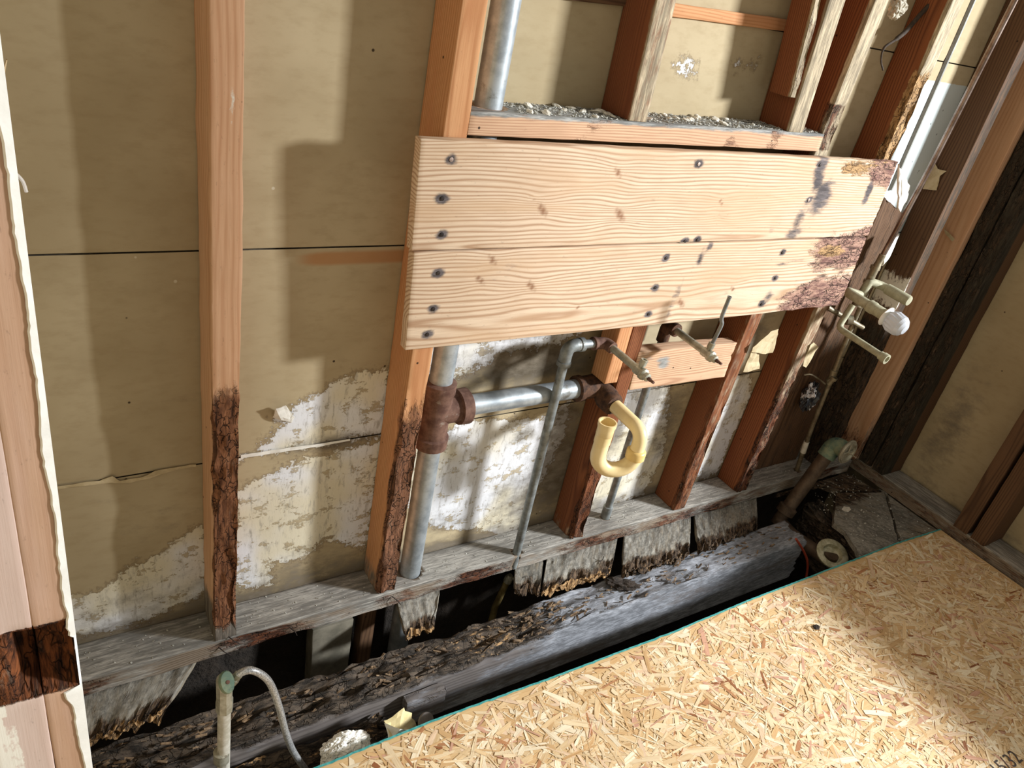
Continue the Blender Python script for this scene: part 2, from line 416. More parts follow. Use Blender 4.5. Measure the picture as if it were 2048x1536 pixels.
def mat_simple(name, c1, c2, scale=30., rough=.6, metal=0., bump=.2, dist=.001, c3=None, t3=(.6, .7), stretch=(1, 1, 1), spec=.4):
    n = NT(name); p = n.vmath('MULTIPLY', n.obj(), stretch); a = n.noise(p, scale, 5., .65)
    col = n.mix(n.step(a, .32, .68), c1, c2)
    if c3:
        b = n.noise(n.vmath('ADD', p, (4., 2., 7.)), scale * .6, 6., .7); col = n.mix(n.step(b, *t3), col, c3)
    return n.done(col, rough, n.bump(a, bump, dist), metal, spec)
M['galv'] = mat_simple('galvanised', S(150, 158, 164), S(186, 194, 198), 26., .42, .55, .15, .0006, S(120, 118, 112), (.56, .72))
M['pipegrey'] = mat_simple('dull_galvanised', S(112, 116, 116), S(150, 156, 156), 34., .5, .4, .2, .0006, S(92, 84, 74), (.56, .7))
M['rust'] = mat_simple('rusty_iron', S(86, 58, 48), S(122, 92, 78), 40., .8, .15, .5, .0012, S(160, 150, 138), (.6, .74))
M['rustdark'] = mat_simple('dark_rusty_iron', S(50, 34, 26), S(96, 66, 46), 60., .85, .1, .8, .002, S(150, 132, 104), (.64, .76))
M['valve'] = mat_simple('tarnished_chrome', S(146, 142, 124), S(186, 184, 168), 50., .45, .45, .3, .0008, S(96, 84, 66), (.6, .72))
M['copper'] = mat_simple('old_copper', S(112, 98, 78), S(150, 140, 116), 40., .45, .5, .2, .0006, S(160, 160, 138), (.52, .7))
M['dustcopper'] = mat_simple('dusty_copper', S(150, 146, 122), S(178, 176, 150), 40., .7, .15, .3, .0008, S(110, 100, 78), (.58, .72))
M['darkpipe'] = mat_simple('brown_drain_pipe', S(74, 60, 48), S(104, 88, 72), 30., .55, .3, .2, .0006, S(140, 132, 116), (.66, .74))
M['verdigris'] = mat_simple('verdigris', S(96, 122, 108), S(142, 152, 124), 34., .7, .2, .4, .001, S(62, 92, 90), (.55, .68))
M['pvc'] = mat_simple('yellowed_plastic', S(228, 204, 148), S(238, 218, 168), 12., .35, 0., .05, .0004, None, spec=.5)
M['pvcdark'] = mat_simple('yellowed_plastic_nut', S(214, 182, 112), S(228, 198, 134), 20., .4, 0., .05, .0004)
M['black'] = mat_simple('black_void', S(14, 13, 12), S(22, 20, 18), 20., .95, 0., .3, .002)
M['soil'] = mat_simple('dark_soil', S(30, 25, 20), S(46, 38, 30), 14., .95, 0., 1., .02)
M['iron'] = mat_simple('black_nail', S(40, 34, 32), S(66, 56, 50), 90., .6, .5, .3, .0004)
M['bright'] = mat_simple('worn_nail_head', S(150, 132, 122), S(176, 156, 144), 90., .5, .4, .3, .0004)
M['plaster'] = mat_simple('plaster_crumb', S(206, 200, 184), S(232, 228, 216), 60., .9, 0., .5, .002)
M['dust'] = mat_simple('plaster_dust', S(158, 156, 146), S(204, 204, 196), 120., .95, 0., 1., .003, S(120, 114, 102), (.58, .7))
M['paper'] = mat_simple('tan_paper', S(178, 160, 124), S(200, 184, 150), 30., .9, 0., .2, .001)
M['whitepaper'] = mat_simple('white_paper', S(222, 220, 212), S(240, 238, 230), 30., .85, 0., .2, .001)
M['yellowcard'] = mat_simple('yellowish_card', S(206, 190, 138), S(222, 208, 160), 20., .85, 0., .2, .001)
M['ring'] = mat_simple('limed_brass', S(150, 146, 116), S(206, 202, 176), 40., .5, .3, .6, .001, S(96, 86, 60), (.58, .7))
M['redwire'] = mat_simple('red_insulation', S(150, 58, 38), S(170, 70, 46), 30., .5)
M['wiregrey'] = mat_simple('grey_wire', S(160, 152, 142), S(186, 178, 168), 30., .5)
M['cable'] = mat_simple('cloth_cable', S(48, 40, 34), S(72, 60, 48), 120., .9, 0., .6, .001)
M['teal'] = mat_simple('teal_edge_paint', S(48, 140, 140), S(92, 176, 172), 90., .8, 0., .6, .001, S(150, 150, 120), (.62, .7))
M['tealpaint'] = mat_simple('teal_paint_chip', S(84, 170, 168), S(110, 190, 184), 60., .6)
M['concrete'] = mat_simple('damp_concrete', S(92, 88, 76), S(120, 114, 100), 16., .9, 0., .4, .002)
M['bark'] = mat_simple('charred_wood', S(36, 30, 26), S(66, 56, 48), 60., .9, 0., 1., .004, S(120, 110, 96), (.62, .7))
M['paint'] = mat_simple('thick_white_paint', S(232, 232, 226), S(246, 246, 242), 20., .6, 0., .4, .002, S(196, 180, 150), (.66, .74))
M['subfloor'] = wood_material('dusty_subfloor', S(150, 140, 122), S(112, 100, 84), S(132, 120, 102), ringw=.01, contrast=.5, rotdark=(44, 36, 30), rotred=(112, 92, 72), greyc=(160, 157, 148), crk=.95, streak=(70., 110.))

def mat_crystal():
    n = NT('clear_acrylic'); n.b.inputs['Base Color'].default_value = (.72, .76, .82, 1); n.b.inputs['Roughness'].default_value = .12
    n.b.inputs['Transmission Weight'].default_value = .35; n.b.inputs['IOR'].default_value = 1.48; return n.m
M['crystal'] = mat_crystal()
def mat_news():
    n = NT('newsprint'); p = n.obj()
    line = n.math('SINE', n.math('MULTIPLY', n.node('ShaderNodeSeparateXYZ').outputs[0], 1.))
    a = n.voro(n.vmath('ADD', p, n.vmath('MULTIPLY', n.noise(p, 20., 2., .5, col=True), (.06, .06, .06))), 46., 'DISTANCE_TO_EDGE')
    col = n.mix(n.step(a, .006, .024, .9, 0.), S(238, 236, 228), S(40, 38, 38))
    return n.done(col, .85, n.bump(n.noise(p, 40., 3.), .3, .002))
M['news'] = mat_news()
def mat_braid():
    n = NT('braided_steel'); p = n.obj(); a = n.noise(p, 420., 2.)
    return n.done(n.mix(n.step(a, .4, .6), S(150, 152, 154), S(206, 208, 208)), .4, n.bump(a, .5, .0006), .5)
M['braid'] = mat_braid()
def mat_osb():
    n = NT('osb_strands'); c = n.attr('fc').outputs['Color']; gc = n.attr('gc').outputs['Vector']
    f = n.noise(n.vmath('MULTIPLY', gc, (26., 620., 10.)), 1., 2., .6); g = n.noise(n.vmath('MULTIPLY', gc, (8., 190., 3.)), 1., 2., .6)
    col = n.mix(n.step(f, .42, .75, 0, .4), c, n.mix(1., c, (.62, .46, .30, 1), 'MULTIPLY'))
    col = n.mix(n.step(g, .55, .7, 0, .45), col, n.mix(1., c, (.66, .5, .34, 1), 'MULTIPLY'))
    return n.done(col, .7, n.bump(n.math('ADD', f, g), .3, .0006), spec=.25)
M['osb'] = mat_osb()

# ------------------------------------------------------------------ the setting
D = .1025                                    # the stud depth: face of the wallboard
def wall_poly(pts): return [(lambda q: (q.x, q.z))(at(x, y, 'y', D)) for x, y in pts]
TORN = [wall_poly(p) for p in (
    [(470, 930), (520, 893), (562, 850), (545, 832), (590, 812), (640, 785), (690, 752), (775, 735), (790, 880), (745, 872), (640, 893), (560, 905), (470, 912)],
    [(470, 980), (560, 935), (650, 905), (770, 880), (730, 1100), (650, 1075), (610, 1120), (545, 1125), (545, 1172), (470, 1180)],
    [(120, 1192), (200, 1184), (250, 1140), (320, 1105), (380, 1062), (412, 1046), (420, 1180), (330, 1225), (230, 1262), (130, 1275)],
    [(830, 690), (1190, 650), (1110, 690), (1010, 706), (930, 750), (880, 770), (830, 780)],
    [(820, 900), (930, 840), (1090, 835), (1140, 800), (1130, 870), (1085, 960), (1030, 1080), (960, 1060), (900, 1060), (840, 1045), (810, 1000)],
    [(1185, 780), (1280, 765), (1340, 770), (1330, 900), (1290, 985), (1220, 1020), (1160, 1030)],
    [(1350, 127), (1372, 118), (1391, 126), (1388, 148), (1362, 153)], [(1470, 124), (1480, 122), (1482, 132), (1473, 135)], [(1502, 126), (1514, 124), (1514, 136), (1503, 137)],
    [(1060, 690), (1066, 690), (1066, 700), (1060, 700)],
    [(1450, 760), (1500, 745), (1503, 790), (1484, 835), (1462, 880), (1436, 945), (1408, 960), (1380, 950)])]
WHITE = [[(1.86, .90), (2.1, .90), (2.30, .90), (2.30, 1.405), (1.86, 1.405)]]
TBB = [(min(q[0] for q in P) - .12, max(q[0] for q in P) + .12, min(q[1] for q in P) - .12, max(q[1] for q in P) + .12) for P in TORN]
STAIN_SHADE = [(-.05, -.02, .5, .16, .55), (.25, 0, .3, .12, .7), (.80, .60, .24, .075, 1.1), (.7, .5, .3, .06, .6), (.9, .12, .16, .12, .7), (.62, .1, .12, .08, .5), (1.27, .44, .10, .12, 1.2), (1.19, .30, .05, .10, .9), (.60, .40, .03, .03, .8), (.98, .40, .07, .05, 1.1),
         (1.42, .3, .1, .2, .6), (-.1, .30, .25, .12, .25), (.3, .44, .14, .035, .7), (-.04, .62, .14, .02, .25), (.85, .36, .06, .03, .8), (1.0, .22, .1, .22, 1.0), (.28, .66, .12, .08, .2), (2.03, .38, .2, .34, 1.2), (1.66, .55, .1, .3, .6)]  # stains, plus shade painted low in the bay behind the bath valve
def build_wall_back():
    V = []; F = []; T = []; W = []; Sx = []; O = []
    bands = [(-.058, .442), (.4455, .928), (.9315, 1.456), (1.4595, 2.3)]
    for bi, (za, zb) in enumerate(bands):
        r = .0145; nx = int(3.6 / r); nz = int((zb - za) / r)
        base = len(V)
        for j in range(nz + 1):
            z = za + (zb - za) * j / nz
            for i in range(nx + 1):
                x = -.85 + 3.5 * i / nx
                y = D + (.0012 if j in (0, nz) else 0) + .0012 * noise.noise(Vector((x * 3, 0, z * 3)))
                V.append((x, y, z))
                t = -.3
                for P, (x0, x1, z0, z1) in zip(TORN, TBB):
                    if x0 < x < x1 and z0 < z < z1: t = max(t, sdist(x, z, P))
                T.append(t)
                wv = -.3
                if x > 1.4:
                    for P in WHITE: wv = max(wv, sdist(x, z, P))
                W.append(wv)
                s = 0.
                for bx, bz, rx, rz, st in STAIN_SHADE:
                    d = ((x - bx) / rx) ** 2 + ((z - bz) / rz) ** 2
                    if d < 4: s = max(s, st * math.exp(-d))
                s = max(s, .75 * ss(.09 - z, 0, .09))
                Sx.append(s)
                O.append(.9 * ss(x, .14, .24) * ss(.45 - x, 0, .02) * (1 if .895 < z < .916 else 0) if bi == 1 else 0.)
        for j in range(nz):
            for i in range(nx):
                a = base + j * (nx + 1) + i; F.append((a, a + 1, a + nx + 2, a + nx + 1))
    b = len(V)      # backing behind the joints
    for x, z in ((-.85, -.06), (2.65, -.06), (2.65, 2.3), (-.85, 2.3)): V.append((x, D + .012, z)); T.append(-.3); W.append(-.3); Sx.append(1.); O.append(0.)
    F.append((b, b + 1, b + 2, b + 3))
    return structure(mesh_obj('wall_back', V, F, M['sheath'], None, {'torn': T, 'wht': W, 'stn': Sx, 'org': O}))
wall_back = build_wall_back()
V = []; F = []
for j in range(8):
    for i in range(50): V.append((-.85 + 3.5 * i / 49, D + .004 + .01 * noise.noise(Vector((i * .3, j * .4, 0))), -.62 + .562 * j / 7))
for j in range(7):
    for i in range(49): a = j * 50 + i; F.append((a, a + 1, a + 51, a + 50))
structure(mesh_obj('wall_foundation', V, F, M['soil']))

# the right wall: high beside the corner, a window opening over a low sill nearer the camera
def build_wall_right():
    XR = 2.622; V = []; F = []
    def grid(y0, y1, z0, z1, r=.04):
        ny, nz = max(1, int((y1 - y0) / r)), max(1, int((z1 - z0) / r)); b = len(V)
        for j in range(nz + 1):
            for i in range(ny + 1):
                y = y0 + (y1 - y0) * i / ny; z = z0 + (z1 - z0) * j / nz
                V.append((XR + .0015 * noise.noise(Vector((0, y * 4, z * 4))), y, z))
        for j in range(nz):
            for i in range(ny):
                a = b + j * (ny + 1) + i; F.append((a, a + ny + 1, a + ny + 2, a + 1))
    grid(-.33, .12, -.62, 2.3); grid(-3.2, -.33, -.62, .565)
    # outer skin and sill give the wall its thickness
    b = len(V)
    V += [(2.64, -3.2, -.62), (2.64, -.33, -.62), (2.64, -3.2, .565), (2.64, -.33, .565), (2.622, -3.2, .565), (2.622, -.33, .565), (2.64, .12, -.62), (2.64, .12, 2.3), (2.64, -.33, 2.3), (2.622, -.33, 2.3)]
    F.extend([(b, b + 1, b + 3, b + 2), (b + 2, b + 3, b + 5, b + 4), (b + 1, b + 6, b + 7, b + 8), (b + 5, b + 3, b + 8, b + 9)])
    grid(-1.78, -1.488, 1.28, 2.3, .085); grid(-.50, -.33, .53, .85, .04)  # first grid: unseen mullion added in the opening to shade the left bay
    n = len(V)
    st = [max(0., .5 * ss(.15 - v[2], 0, .2), .55 * math.exp(-((v[2] - .25) / .3) ** 2 - ((v[1] + .2) / .08) ** 2)) for v in V]
    return structure(mesh_obj('wall_right', V, F, M['sheath'], None, {'torn': [-.3] * n, 'wht': [-.3] * n, 'stn': st, 'org': [0.] * n}))
wall_right = build_wall_right()

# the left end of the room
V = []; F = []
for j in range(13):
    for i in range(17): V.append((-.87, -3.2 + 3.3 * i / 16, -.62 + 2.92 * j / 12))
for j in range(12):
    for i in range(16): a = j * 17 + i; F.append((a, a + 1, a + 18, a + 17))
structure(mesh_obj('wall_left', V, F, M['sheath'], None, {'torn': [-.3] * len(V), 'wht': [-.3] * len(V), 'stn': [0.] * len(V), 'org': [0.] * len(V)}))

# the ground of the crawl space
V = []; F = []
nx, ny = 60, 60
for j in range(ny + 1):
    for i in range(nx + 1):
        x = -.85 + 3.5 * i / nx; y = -3.2 + 3.32 * j / ny
        V.append((x, y, -.62 + .03 * noise.noise(Vector((x * 5, y * 5, 1)))))
for j in range(ny):
    for i in range(nx):
        a = j * (nx + 1) + i; F.append((a, a + 1, a + nx + 2, a + nx + 1))
structure(mesh_obj('floor', V, F, M['soil']))

# ------------------------------------------------------------------ sole plates
def weather(p, a, b, c): return .62 + .25 * noise.noise(p * 7)
along_x('sole_plate', 'grey', -.5, 2.455, 0, .101, -.056, 0, seed=3,
        stn=lambda p, a, b, c: .75 if c > .9 else .45 + .5 * noise.noise(p * 9), rot=lambda p, a, b, c: (.75 * ss(.012 - p.y, 0, .012) + .3) * (.35 + .5 * noise.noise(p * 5)) if p.z < -.002 else .0, amp=.010)
tag(bpy.data.objects['sole_plate'], 'long dusty grey sole plate under the studs of the back wall', 'wood plate')
lumber('sole_plate', 'grey', [(2.5, -3.0, -.056), (2.615, -3.0, -.056), (2.5, -3.0, 0), (2.615, -3.0, 0)], [(2.5, .1, -.056), (2.615, .1, -.056), (2.5, .1, 0), (2.615, .1, 0)], seed=5, res=(.03, .011),
       stn=lambda p, a, b, c: .7 if (c > .9 and p.y > -1) else .35, rot=lambda p, a, b, c: .35 if p.z < -.004 else 0.)
tag(bpy.data.objects['sole_plate.001'], 'dusty sole plate at the foot of the right wall, touching the strand board', 'wood plate')

# ------------------------------------------------------------------ studs of the back wall
G_ST = 'studs of the back wall'
def rotlow(z0, z1, top=1.): return lambda p, a, b, c: top * (1 - ss(p.z, z0, z1)) * (.55 + .45 * (1 if c < .5 else .1))
o = post('wall_stud', 'pinkfir', 0, .051, 0, .1, 0, 1.75, seed=21, lean=-.004,
         rot=lambda p, a, b, c: max(0, (1 - ss(p.z, .55, .80)) * (1 if c < .25 else .25 if b > .8 else .0) * .95 - .75 * ss(.07 - p.z, 0, .05)),
         stn=lambda p, a, b, c: .8 * ss(.16 - p.z, 0, .1), pnt=lambda p, a, b, c: .55 * math.exp(-((p.x - .03) / .008) ** 2) * math.exp(-((p.z - 1.22) / .06) ** 2) if c < .1 else 0., amp=.011, res=(.010, .009), wob=.002)
tag(o, 'pinkish stud standing alone at the left, its lower half rotted and cracked', 'stud', G_ST)
o = post('wall_stud', 'fir', .406, .457, 0, .1, 0, 1.75, seed=22, lean=.006, rot=lambda p, a, b, c: (1 - ss(p.z, .45, .72)) * (.8 if c < .2 else .18), stn=lambda p, a, b, c: .6 * ss(.12 - p.z, 0, .1), res=(.011, .009), amp=.009)
tag(o, 'orange stud left of the big galvanized pipe, behind the left ends of the boards', 'stud', G_ST)
o = post('wall_stud', 'red', 1.036, 1.085, 0, .1, 0, .76, seed=23, lean=.002, rot=lambda p, a, b, c: .55 * (1 - ss(p.z, .1, .6)) * (1 if c < .2 else .1), stn=lambda p, a, b, c: .4 * ss(.1 - p.z, 0, .1), res=(.011, .009))
tag(o, 'dark red stud behind the yellow trap', 'stud', G_ST)
o = post('wall_stud', 'red', 1.468, 1.519, 0, .1, 0, 1.75, seed=24, lean=.046, rot=lambda p, a, b, c: .45 * (1 - ss(p.z, .2, .75)) * (1 if c < .2 else 0) + (.5 if c < .2 and 1.2 < p.z < 1.33 else 0),
         pnt=lambda p, a, b, c: 0., stn=lambda p, a, b, c: (1. if c < .12 and p.z > .9 else .35 if c < .12 else .0), res=(.011, .009))
tag(o, 'stud just past the right end of the ledge, torn paper on its lower part', 'stud', G_ST)
o = post('wall_stud', 'red', 1.776, 1.827, 0, .1, 0, 1.75, seed=25, lean=.044, rot=lambda p, a, b, c: (.6 * (1 - ss(p.z, .3, .8)) if c < .2 else 0.), yel=lambda p, a, b, c: .75 * ss(p.z, 1.14, 1.22) * (1 - ss(p.z, 1.40, 1.46)) if c < .3 else 0.,
         stn=lambda p, a, b, c: (.9 if c < .12 and p.z > 1.4 else .55 if c < .12 else 0.), res=(.010, .008), amp=.013)
tag(o, 'stud with splintered yellow front edge, left of the white painted strip', 'stud', G_ST)
o = post('wall_stud', 'oldbrown', 2.243, 2.296, 0, .1, 0, 1.75, seed=26, lean=.0, rot=lambda p, a, b, c: .55 * (1 - ss(p.z, .5, .75)), stn=lambda p, a, b, c: (.9 * (1 - ss(p.z, .55, .7)) if b < .2 else .5 if c < .1 else 0.),
         pnt=lambda p, a, b, c: .75 * math.exp(-((p.z - .74) / .09) ** 2) if b < .1 else 0., amp=.012)
tag(o, 'stud with grey rotten lower half behind the shower valve', 'stud', G_ST)
o = post('corner_stud', 'pinkfir', 2.462, 2.5, 0, .1, 0, 1.75, seed=27, rot=lambda p, a, b, c: .5 * (1 - ss(p.z, .05, .25)), stn=lambda p, a, b, c: .5 * (1 - ss(p.z, .1, .35)) if c < .1 else .1)
tag(o, 'light brown stud filling the corner right of the shower valve', 'stud', G_ST)
# studs of the right wall
G_SR = 'studs of the right wall'
for k, (y0, y1, zt, lab) in enumerate(((-.058, -.003, 1.8, 'dark rotten stud of the right wall, closest to the corner'), (-.116, -.061, 1.8, 'dark rotten stud of the right wall, outer one of the pair by the corner'),
                                       (-.478, -.424, .85, 'left one of the twin brown studs standing behind the strand board corner'), (-.545, -.491, .56, 'right one of the twin brown studs standing behind the strand board corner'))):
    o = lumber('wall_stud', 'oldbrown', [(2.488, y0, 0), (2.488, y1, 0), (2.62, y0, 0), (2.62, y1, 0)], [(2.488, y0, zt), (2.488, y1, zt), (2.62, y0, zt), (2.62, y1, zt)], seed=40 + k,
               stn=(lambda p, a, b, c: .8 if c < .5 else .15) if k < 2 else None, rot=(lambda p, a, b, c: .45 if c < .1 else .1) if k < 2 else (lambda p, a, b, c: .3 * ss(.1 - p.z, 0, .1)), res=(.016, .011))
    tag(o, lab, 'stud', G_SR)
structure(lumber('trim_1', 'fir', [(2.49, -3.1, .566), (2.62, -3.1, .566), (2.49, -3.1, .585), (2.62, -3.1, .585)], [(2.49, -.56, .566), (2.62, -.56, .566), (2.49, -.56, .585), (2.62, -.56, .585)], res=(.2, .05)))

# ------------------------------------------------------------------ ledge, cripples, wide boards, blocking
LZ = 1.192
lg = along_x('ledge_plank', 'ledger', .460, 1.508, -.001, .1, LZ, 1.236, dz=.012, seed=61, stn=lambda p, a, b, c: .9 if c > .95 else .12 + .2 * noise.noise(p * 12), rot=lambda p, a, b, c: .42 * ss(noise.noise(p * 14), -.1, .5) if b < .1 else 0., amp=.003)
tag(lg, 'rough sawn ledge lying on top of the wide boards, strewn with plaster crumbs', 'ledge')
G_CR = 'short studs on the ledge'
o = post('cripple_stud', 'red', .846, .897, 0, .1, 1.2415, 1.75, seed=62, lean=-.012, stn=lambda p, a, b, c: .62 if c < .12 else .05); tag(o, 'short stud standing on the middle of the ledge', 'stud', G_CR)
o = post('cripple_stud', 'red', 1.366, 1.422, 0, .1, 1.2465, 1.75, seed=63, lean=-.032, stn=lambda p, a, b, c: 1. if c < .12 else .05); tag(o, 'cream fronted short stud standing on the right end of the ledge', 'stud', G_CR)
o = post('sister_strip', 'red', 1.326, 1.350, -.003, .065, 1.325, 1.75, seed=64, lean=-.060, stn=lambda p, a, b, c: .95 if c < .15 else .1, rot=lambda p, a, b, c: .35 if c < .1 else 0.); tag(o, 'thin cream edged strip nailed to the side of the right short stud', 'wood strip')
# torn paper rag hanging on the cripple's side handled further below
def knot(x, z, s=1.): return (x, z, .02 * s, .013 * s, .9)
BS = -.0265
b1_nails = [(902, 319), (884, 397), (883, 469), (1397, 328), (1395, 480), (1640, 330), (1617, 400), (1370, 482)]
b2_nails = [(876, 546), (866, 618), (854, 669), (1332, 516), (1310, 575), (1297, 628), (1565, 505), (1550, 556), (1523, 608)]
def board_fields(nails, stains, x_rot, lowrot):
    bl = blobs([(lambda q: (q.x, q.z, .016, .012, 1.05))(at(px, py, 'y', BS)) for px, py in nails] + stains)
    stn = lambda p, a, b, c: bl(p, a, b, c)
    rot = lambda p, a, b, c: max(0., lowrot(p))
    return stn, rot
stn1, rot1 = board_fields(b1_nails, [(1.51, 1.17, .03, .05, .8), (1.56, 1.09, .05, .06, .85), (1.52, 1.13, .03, .05, .7), (1.50, .99, .05, .03, .6), (1.50, 1.03, .03, .06, .6), (1.76, 1.11, .018, .05, .9), (1.80, 1.17, .04, .03, .9), (1.40, 1.0, .02, .02, .4), (.92, 1.02, .03, .02, .3), (.75, 1.09, .04, .006, .25), (.95, 1.09, .02, .03, .3)], 1.6,
    lambda p: .75 * ss(p.x, 1.62, 1.80) * ss(p.z, 1.10, 1.17) + .55 * ss(p.x, 1.50, 1.72) * ss(1.02 - p.z, 0, .05) + .30 * ss(p.x, 1.7, 1.85))
yel1 = lambda p, a, b, c: .8 * math.exp(-((p.x - 1.66) / .09) ** 2 - ((p.z - 1.172) / .024) ** 2) + .35 * math.exp(-((p.x - 1.78) / .06) ** 2 - ((p.z - 1.19) / .015) ** 2)
KX = lambda l: [(lambda q: (q.x, q.z, r))(at(px, py, 'y', BS)) for px, py, r in l]
bo = lumber('wide_board', 'board', [(.362, BS, .972), (.362, -.002, .972), (.352, BS, 1.187), (.352, -.002, 1.187)], [(1.853, BS, .974), (1.853, -.002, .974), (1.845, BS, 1.196), (1.845, -.002, 1.196)],
            seed=71, res=(.0095, .0075), stn=stn1, rot=rot1, yel=yel1, knots=KX([(1085, 420, .020), (1240, 430, .022), (1236, 345, .016), (1442, 405, .012), (1440, 430, .008), (1070, 400, .006)]), amp=.005, rag=(.0, .004), fr=34)
tag(bo, 'upper wide pine board nailed across the studs, its top right corner rotted yellow', 'board', 'wide boards across the studs')
stn2, rot2 = board_fields(b2_nails, [(.60, .93, .05, .012, .35), (.56, .90, .03, .02, .35), (.44, .80, .1, .008, .3), (1.3, .82, .05, .05, .3), (1.19, .96, .014, .02, .8), (1.17, .93, .016, .03, .7), (1.13, .84, .008, .05, .6), (1.50, .90, .04, .008, .7), (1.83, .93, .03, .02, .9), (1.55, .91, .05, .012, .5), (1.5, .80, .03, .03, .6), (1.80, .80, .05, .02, .7), (1.84, .76, .03, .02, .7), (1.12, .80, .015, .07, .5)], 1.5,
    lambda p: .80 * ss(p.x, 1.50, 1.72) * (1 - .55 * ss(p.x, 1.0, 1.2) * math.exp(-((p.z - .86) / .03) ** 2)) + .3 * ss(p.x, 1.4, 1.6) * ss(.84 - p.z, 0, .05))
yel2 = lambda p, a, b, c: .85 * math.exp(-((p.x - 1.70) / .09) ** 2 - ((p.z - .93) / .026) ** 2)
q0 = [(.377, BS, .750), (.377, -.002, .750), (.368, BS, .968), (.368, -.002, .968)]; q1 = [(1.862, BS, .745), (1.862, -.002, .745), (1.852, BS, .970), (1.852, -.002, .970)]
bo2 = lumber('wide_board', 'board', q0, q1, seed=72, res=(.0095, .0075), stn=stn2, rot=rot2, yel=yel2, knots=KX([(1062, 572, .018), (1155, 615, .008), (1362, 606, .020), (1465, 578, .014), (985, 520, .016), (960, 560, .016), (1332, 470, .005)]), amp=.004, rag=(.0, .003), fr=34)
tag(bo2, 'lower wide pine board nailed across the studs above the pipes', 'board', 'wide boards across the studs')
for bb, nl in ((bo, b1_nails), (bo2, b2_nails)):
    for i, (px, py) in enumerate(nl):
        q = at(px, py, 'y', BS)
        m = MB().lathe(q + Vector((0, .004, 0)), (0.05, -1, 0.03), [(0, .0022), (.0042, .0022), (.0043, .0046), (.0056, .0044), (.006, .002)], 12)
        m.build('nail', M['bright'] if i % 3 == 0 and bb is bo else M['iron'], bb)
bk = lumber('blocking', 'ledger', [(1.088, -.002, .533), (1.088, .038, .533), (1.082, -.002, .652), (1.082, .038, .652)], [(1.470, -.002, .524), (1.470, .038, .524), (1.470, -.002, .642), (1.470, .038, .642)], seed=81,
            stn=blobs([(1.18, .62, .03, .010, .9), (1.19, .60, .03, .01, .9), (1.11, .63, .05, .03, .5)]), rot=lambda p, a, b, c: .2 * ss(p.x, 1.3, 1.5))
tag(bk, 'short pink plank let in behind the valves under the wide boards', 'board')
o = post('packing_block', 'fir', .990, 1.034, -.002, .06, .566, .752, seed=82, stn=lambda p, a, b, c: .2); tag(o, 'short tan block between the left water valve and the trap hub', 'wood block')

# ------------------------------------------------------------------ floor timbers
rnd = random.Random(5)
o = along_x('floor_beam', 'beam', -.62, 1.955, -.222, -.112, -.262, -.078, seed=91, res=(.009, .007), amp=.030, bev=.006, rag=(0, .02), fr=20,
    rot=lambda p, a, b, c: max(0., (1 - ss(p.x, .65, 1.1)) * ss(p.z, -.135, -.085) * (.95 if c > .5 else .6), .35 * ss(p.z, -.10, -.08) * (1 - ss(p.x, 1.3, 1.9)), .5 * ss(-.16 - p.x, 0, .2)),
    stn=lambda p, a, b, c: (.62 + .25 * noise.noise(p * 6)) if c > .9 else (.30 + .45 * ss(p.x, .3, 1.3) + .5 * noise.noise(Vector((p.x * 2.5, 0, p.z * 16)))),
    yel=lambda p, a, b, c: (.42 * math.exp(-((p.x - .66) / .16) ** 2) * ss(p.z, -.12, -.08) * (1 if b < .75 else .3)))
tag(o, 'long black weathered floor beam running along the gap, its top rotted away at the left', 'beam')
o = along_x('floor_beam', 'beam', -.62, .345, -.292, -.228, -.30, -.142, seed=92, res=(.010, .008), amp=.022, rag=(0, .02),
    rot=lambda p, a, b, c: .9 * ss(p.z, -.18, -.15), stn=lambda p, a, b, c: .5 if c < .9 else .3, yel=lambda p, a, b, c: .6 * ss(p.z, -.165, -.145) * (.6 + noise.noise(p * 8)))
tag(o, 'short rotted beam end in front of the long beam, behind the crumpled newspaper', 'beam')
o = along_x('cleat', 'beam', .392, .505, -.252, -.225, -.205, -.118, seed=93, stn=lambda p, a, b, c: .4, rot=lambda p, a, b, c: .3); tag(o, 'small dark cleat fixed on the front face of the long floor beam', 'wood block')
# remains of the old subfloor between plate and beam
G_RM = 'broken ends of the old subfloor'
def remnant(x0, x1, y1a, y1b, lab, seed, yl=0., zt=-.0565, skew=0., x0b=None, x1b=None, rl=.75, amp=.02):
    xa, xb = (x0 if x0b is None else x0b), (x1 if x1b is None else x1b)
    o = lumber('subfloor_remnant', 'subfloor', [(x0, .02, zt - .020), (x1, .02, zt - .020), (x0, .02, zt), (x1, .02, zt)],
               [(xa, y1a, zt - .024 - skew), (xb, y1b, zt - .024 - skew), (xa, y1a, zt - skew), (xb, y1b, zt - skew)], seed=seed, res=(.006, .007), amp=amp * .7, rag=(0, .020), fr=34,
               rot=lambda p, a, b, c: rl * ss(a + .22 * noise.noise(p * 22), .55, .95) + .24, stn=lambda p, a, b, c: (.62 if c > .5 else .3) * (1 - .5 * ss(a, .6, 1)), yel=(lambda p, a, b, c: yl * ss(a + .1 * noise.noise(p * 30), .80, .97)) if yl else None)
    return tag(o, lab, 'broken board', G_RM)
remnant(-.30, -.035, -.128, -.112, 'crumbling grey board end under the plate at the far left, its grain exposed', 201, .55, x0b=-.33, x1b=-.14)
remnant(.475, .612, -.106, -.104, 'small crumbled board end hanging below the plate beside the big pipe', 202, .6, x0b=.450, x1b=.532, skew=.012)
remnant(.86, .965, -.075, -.110, 'narrow splintered board end left of the wide broken boards under the plate', 203, .3, x0b=.80, x1b=.870, rl=.9)
remnant(.978, 1.262, -.112, -.120, 'grey broken board end with a bent nail, first of the wide ones under the plate', 204, .6, x0b=.868, x1b=1.122)
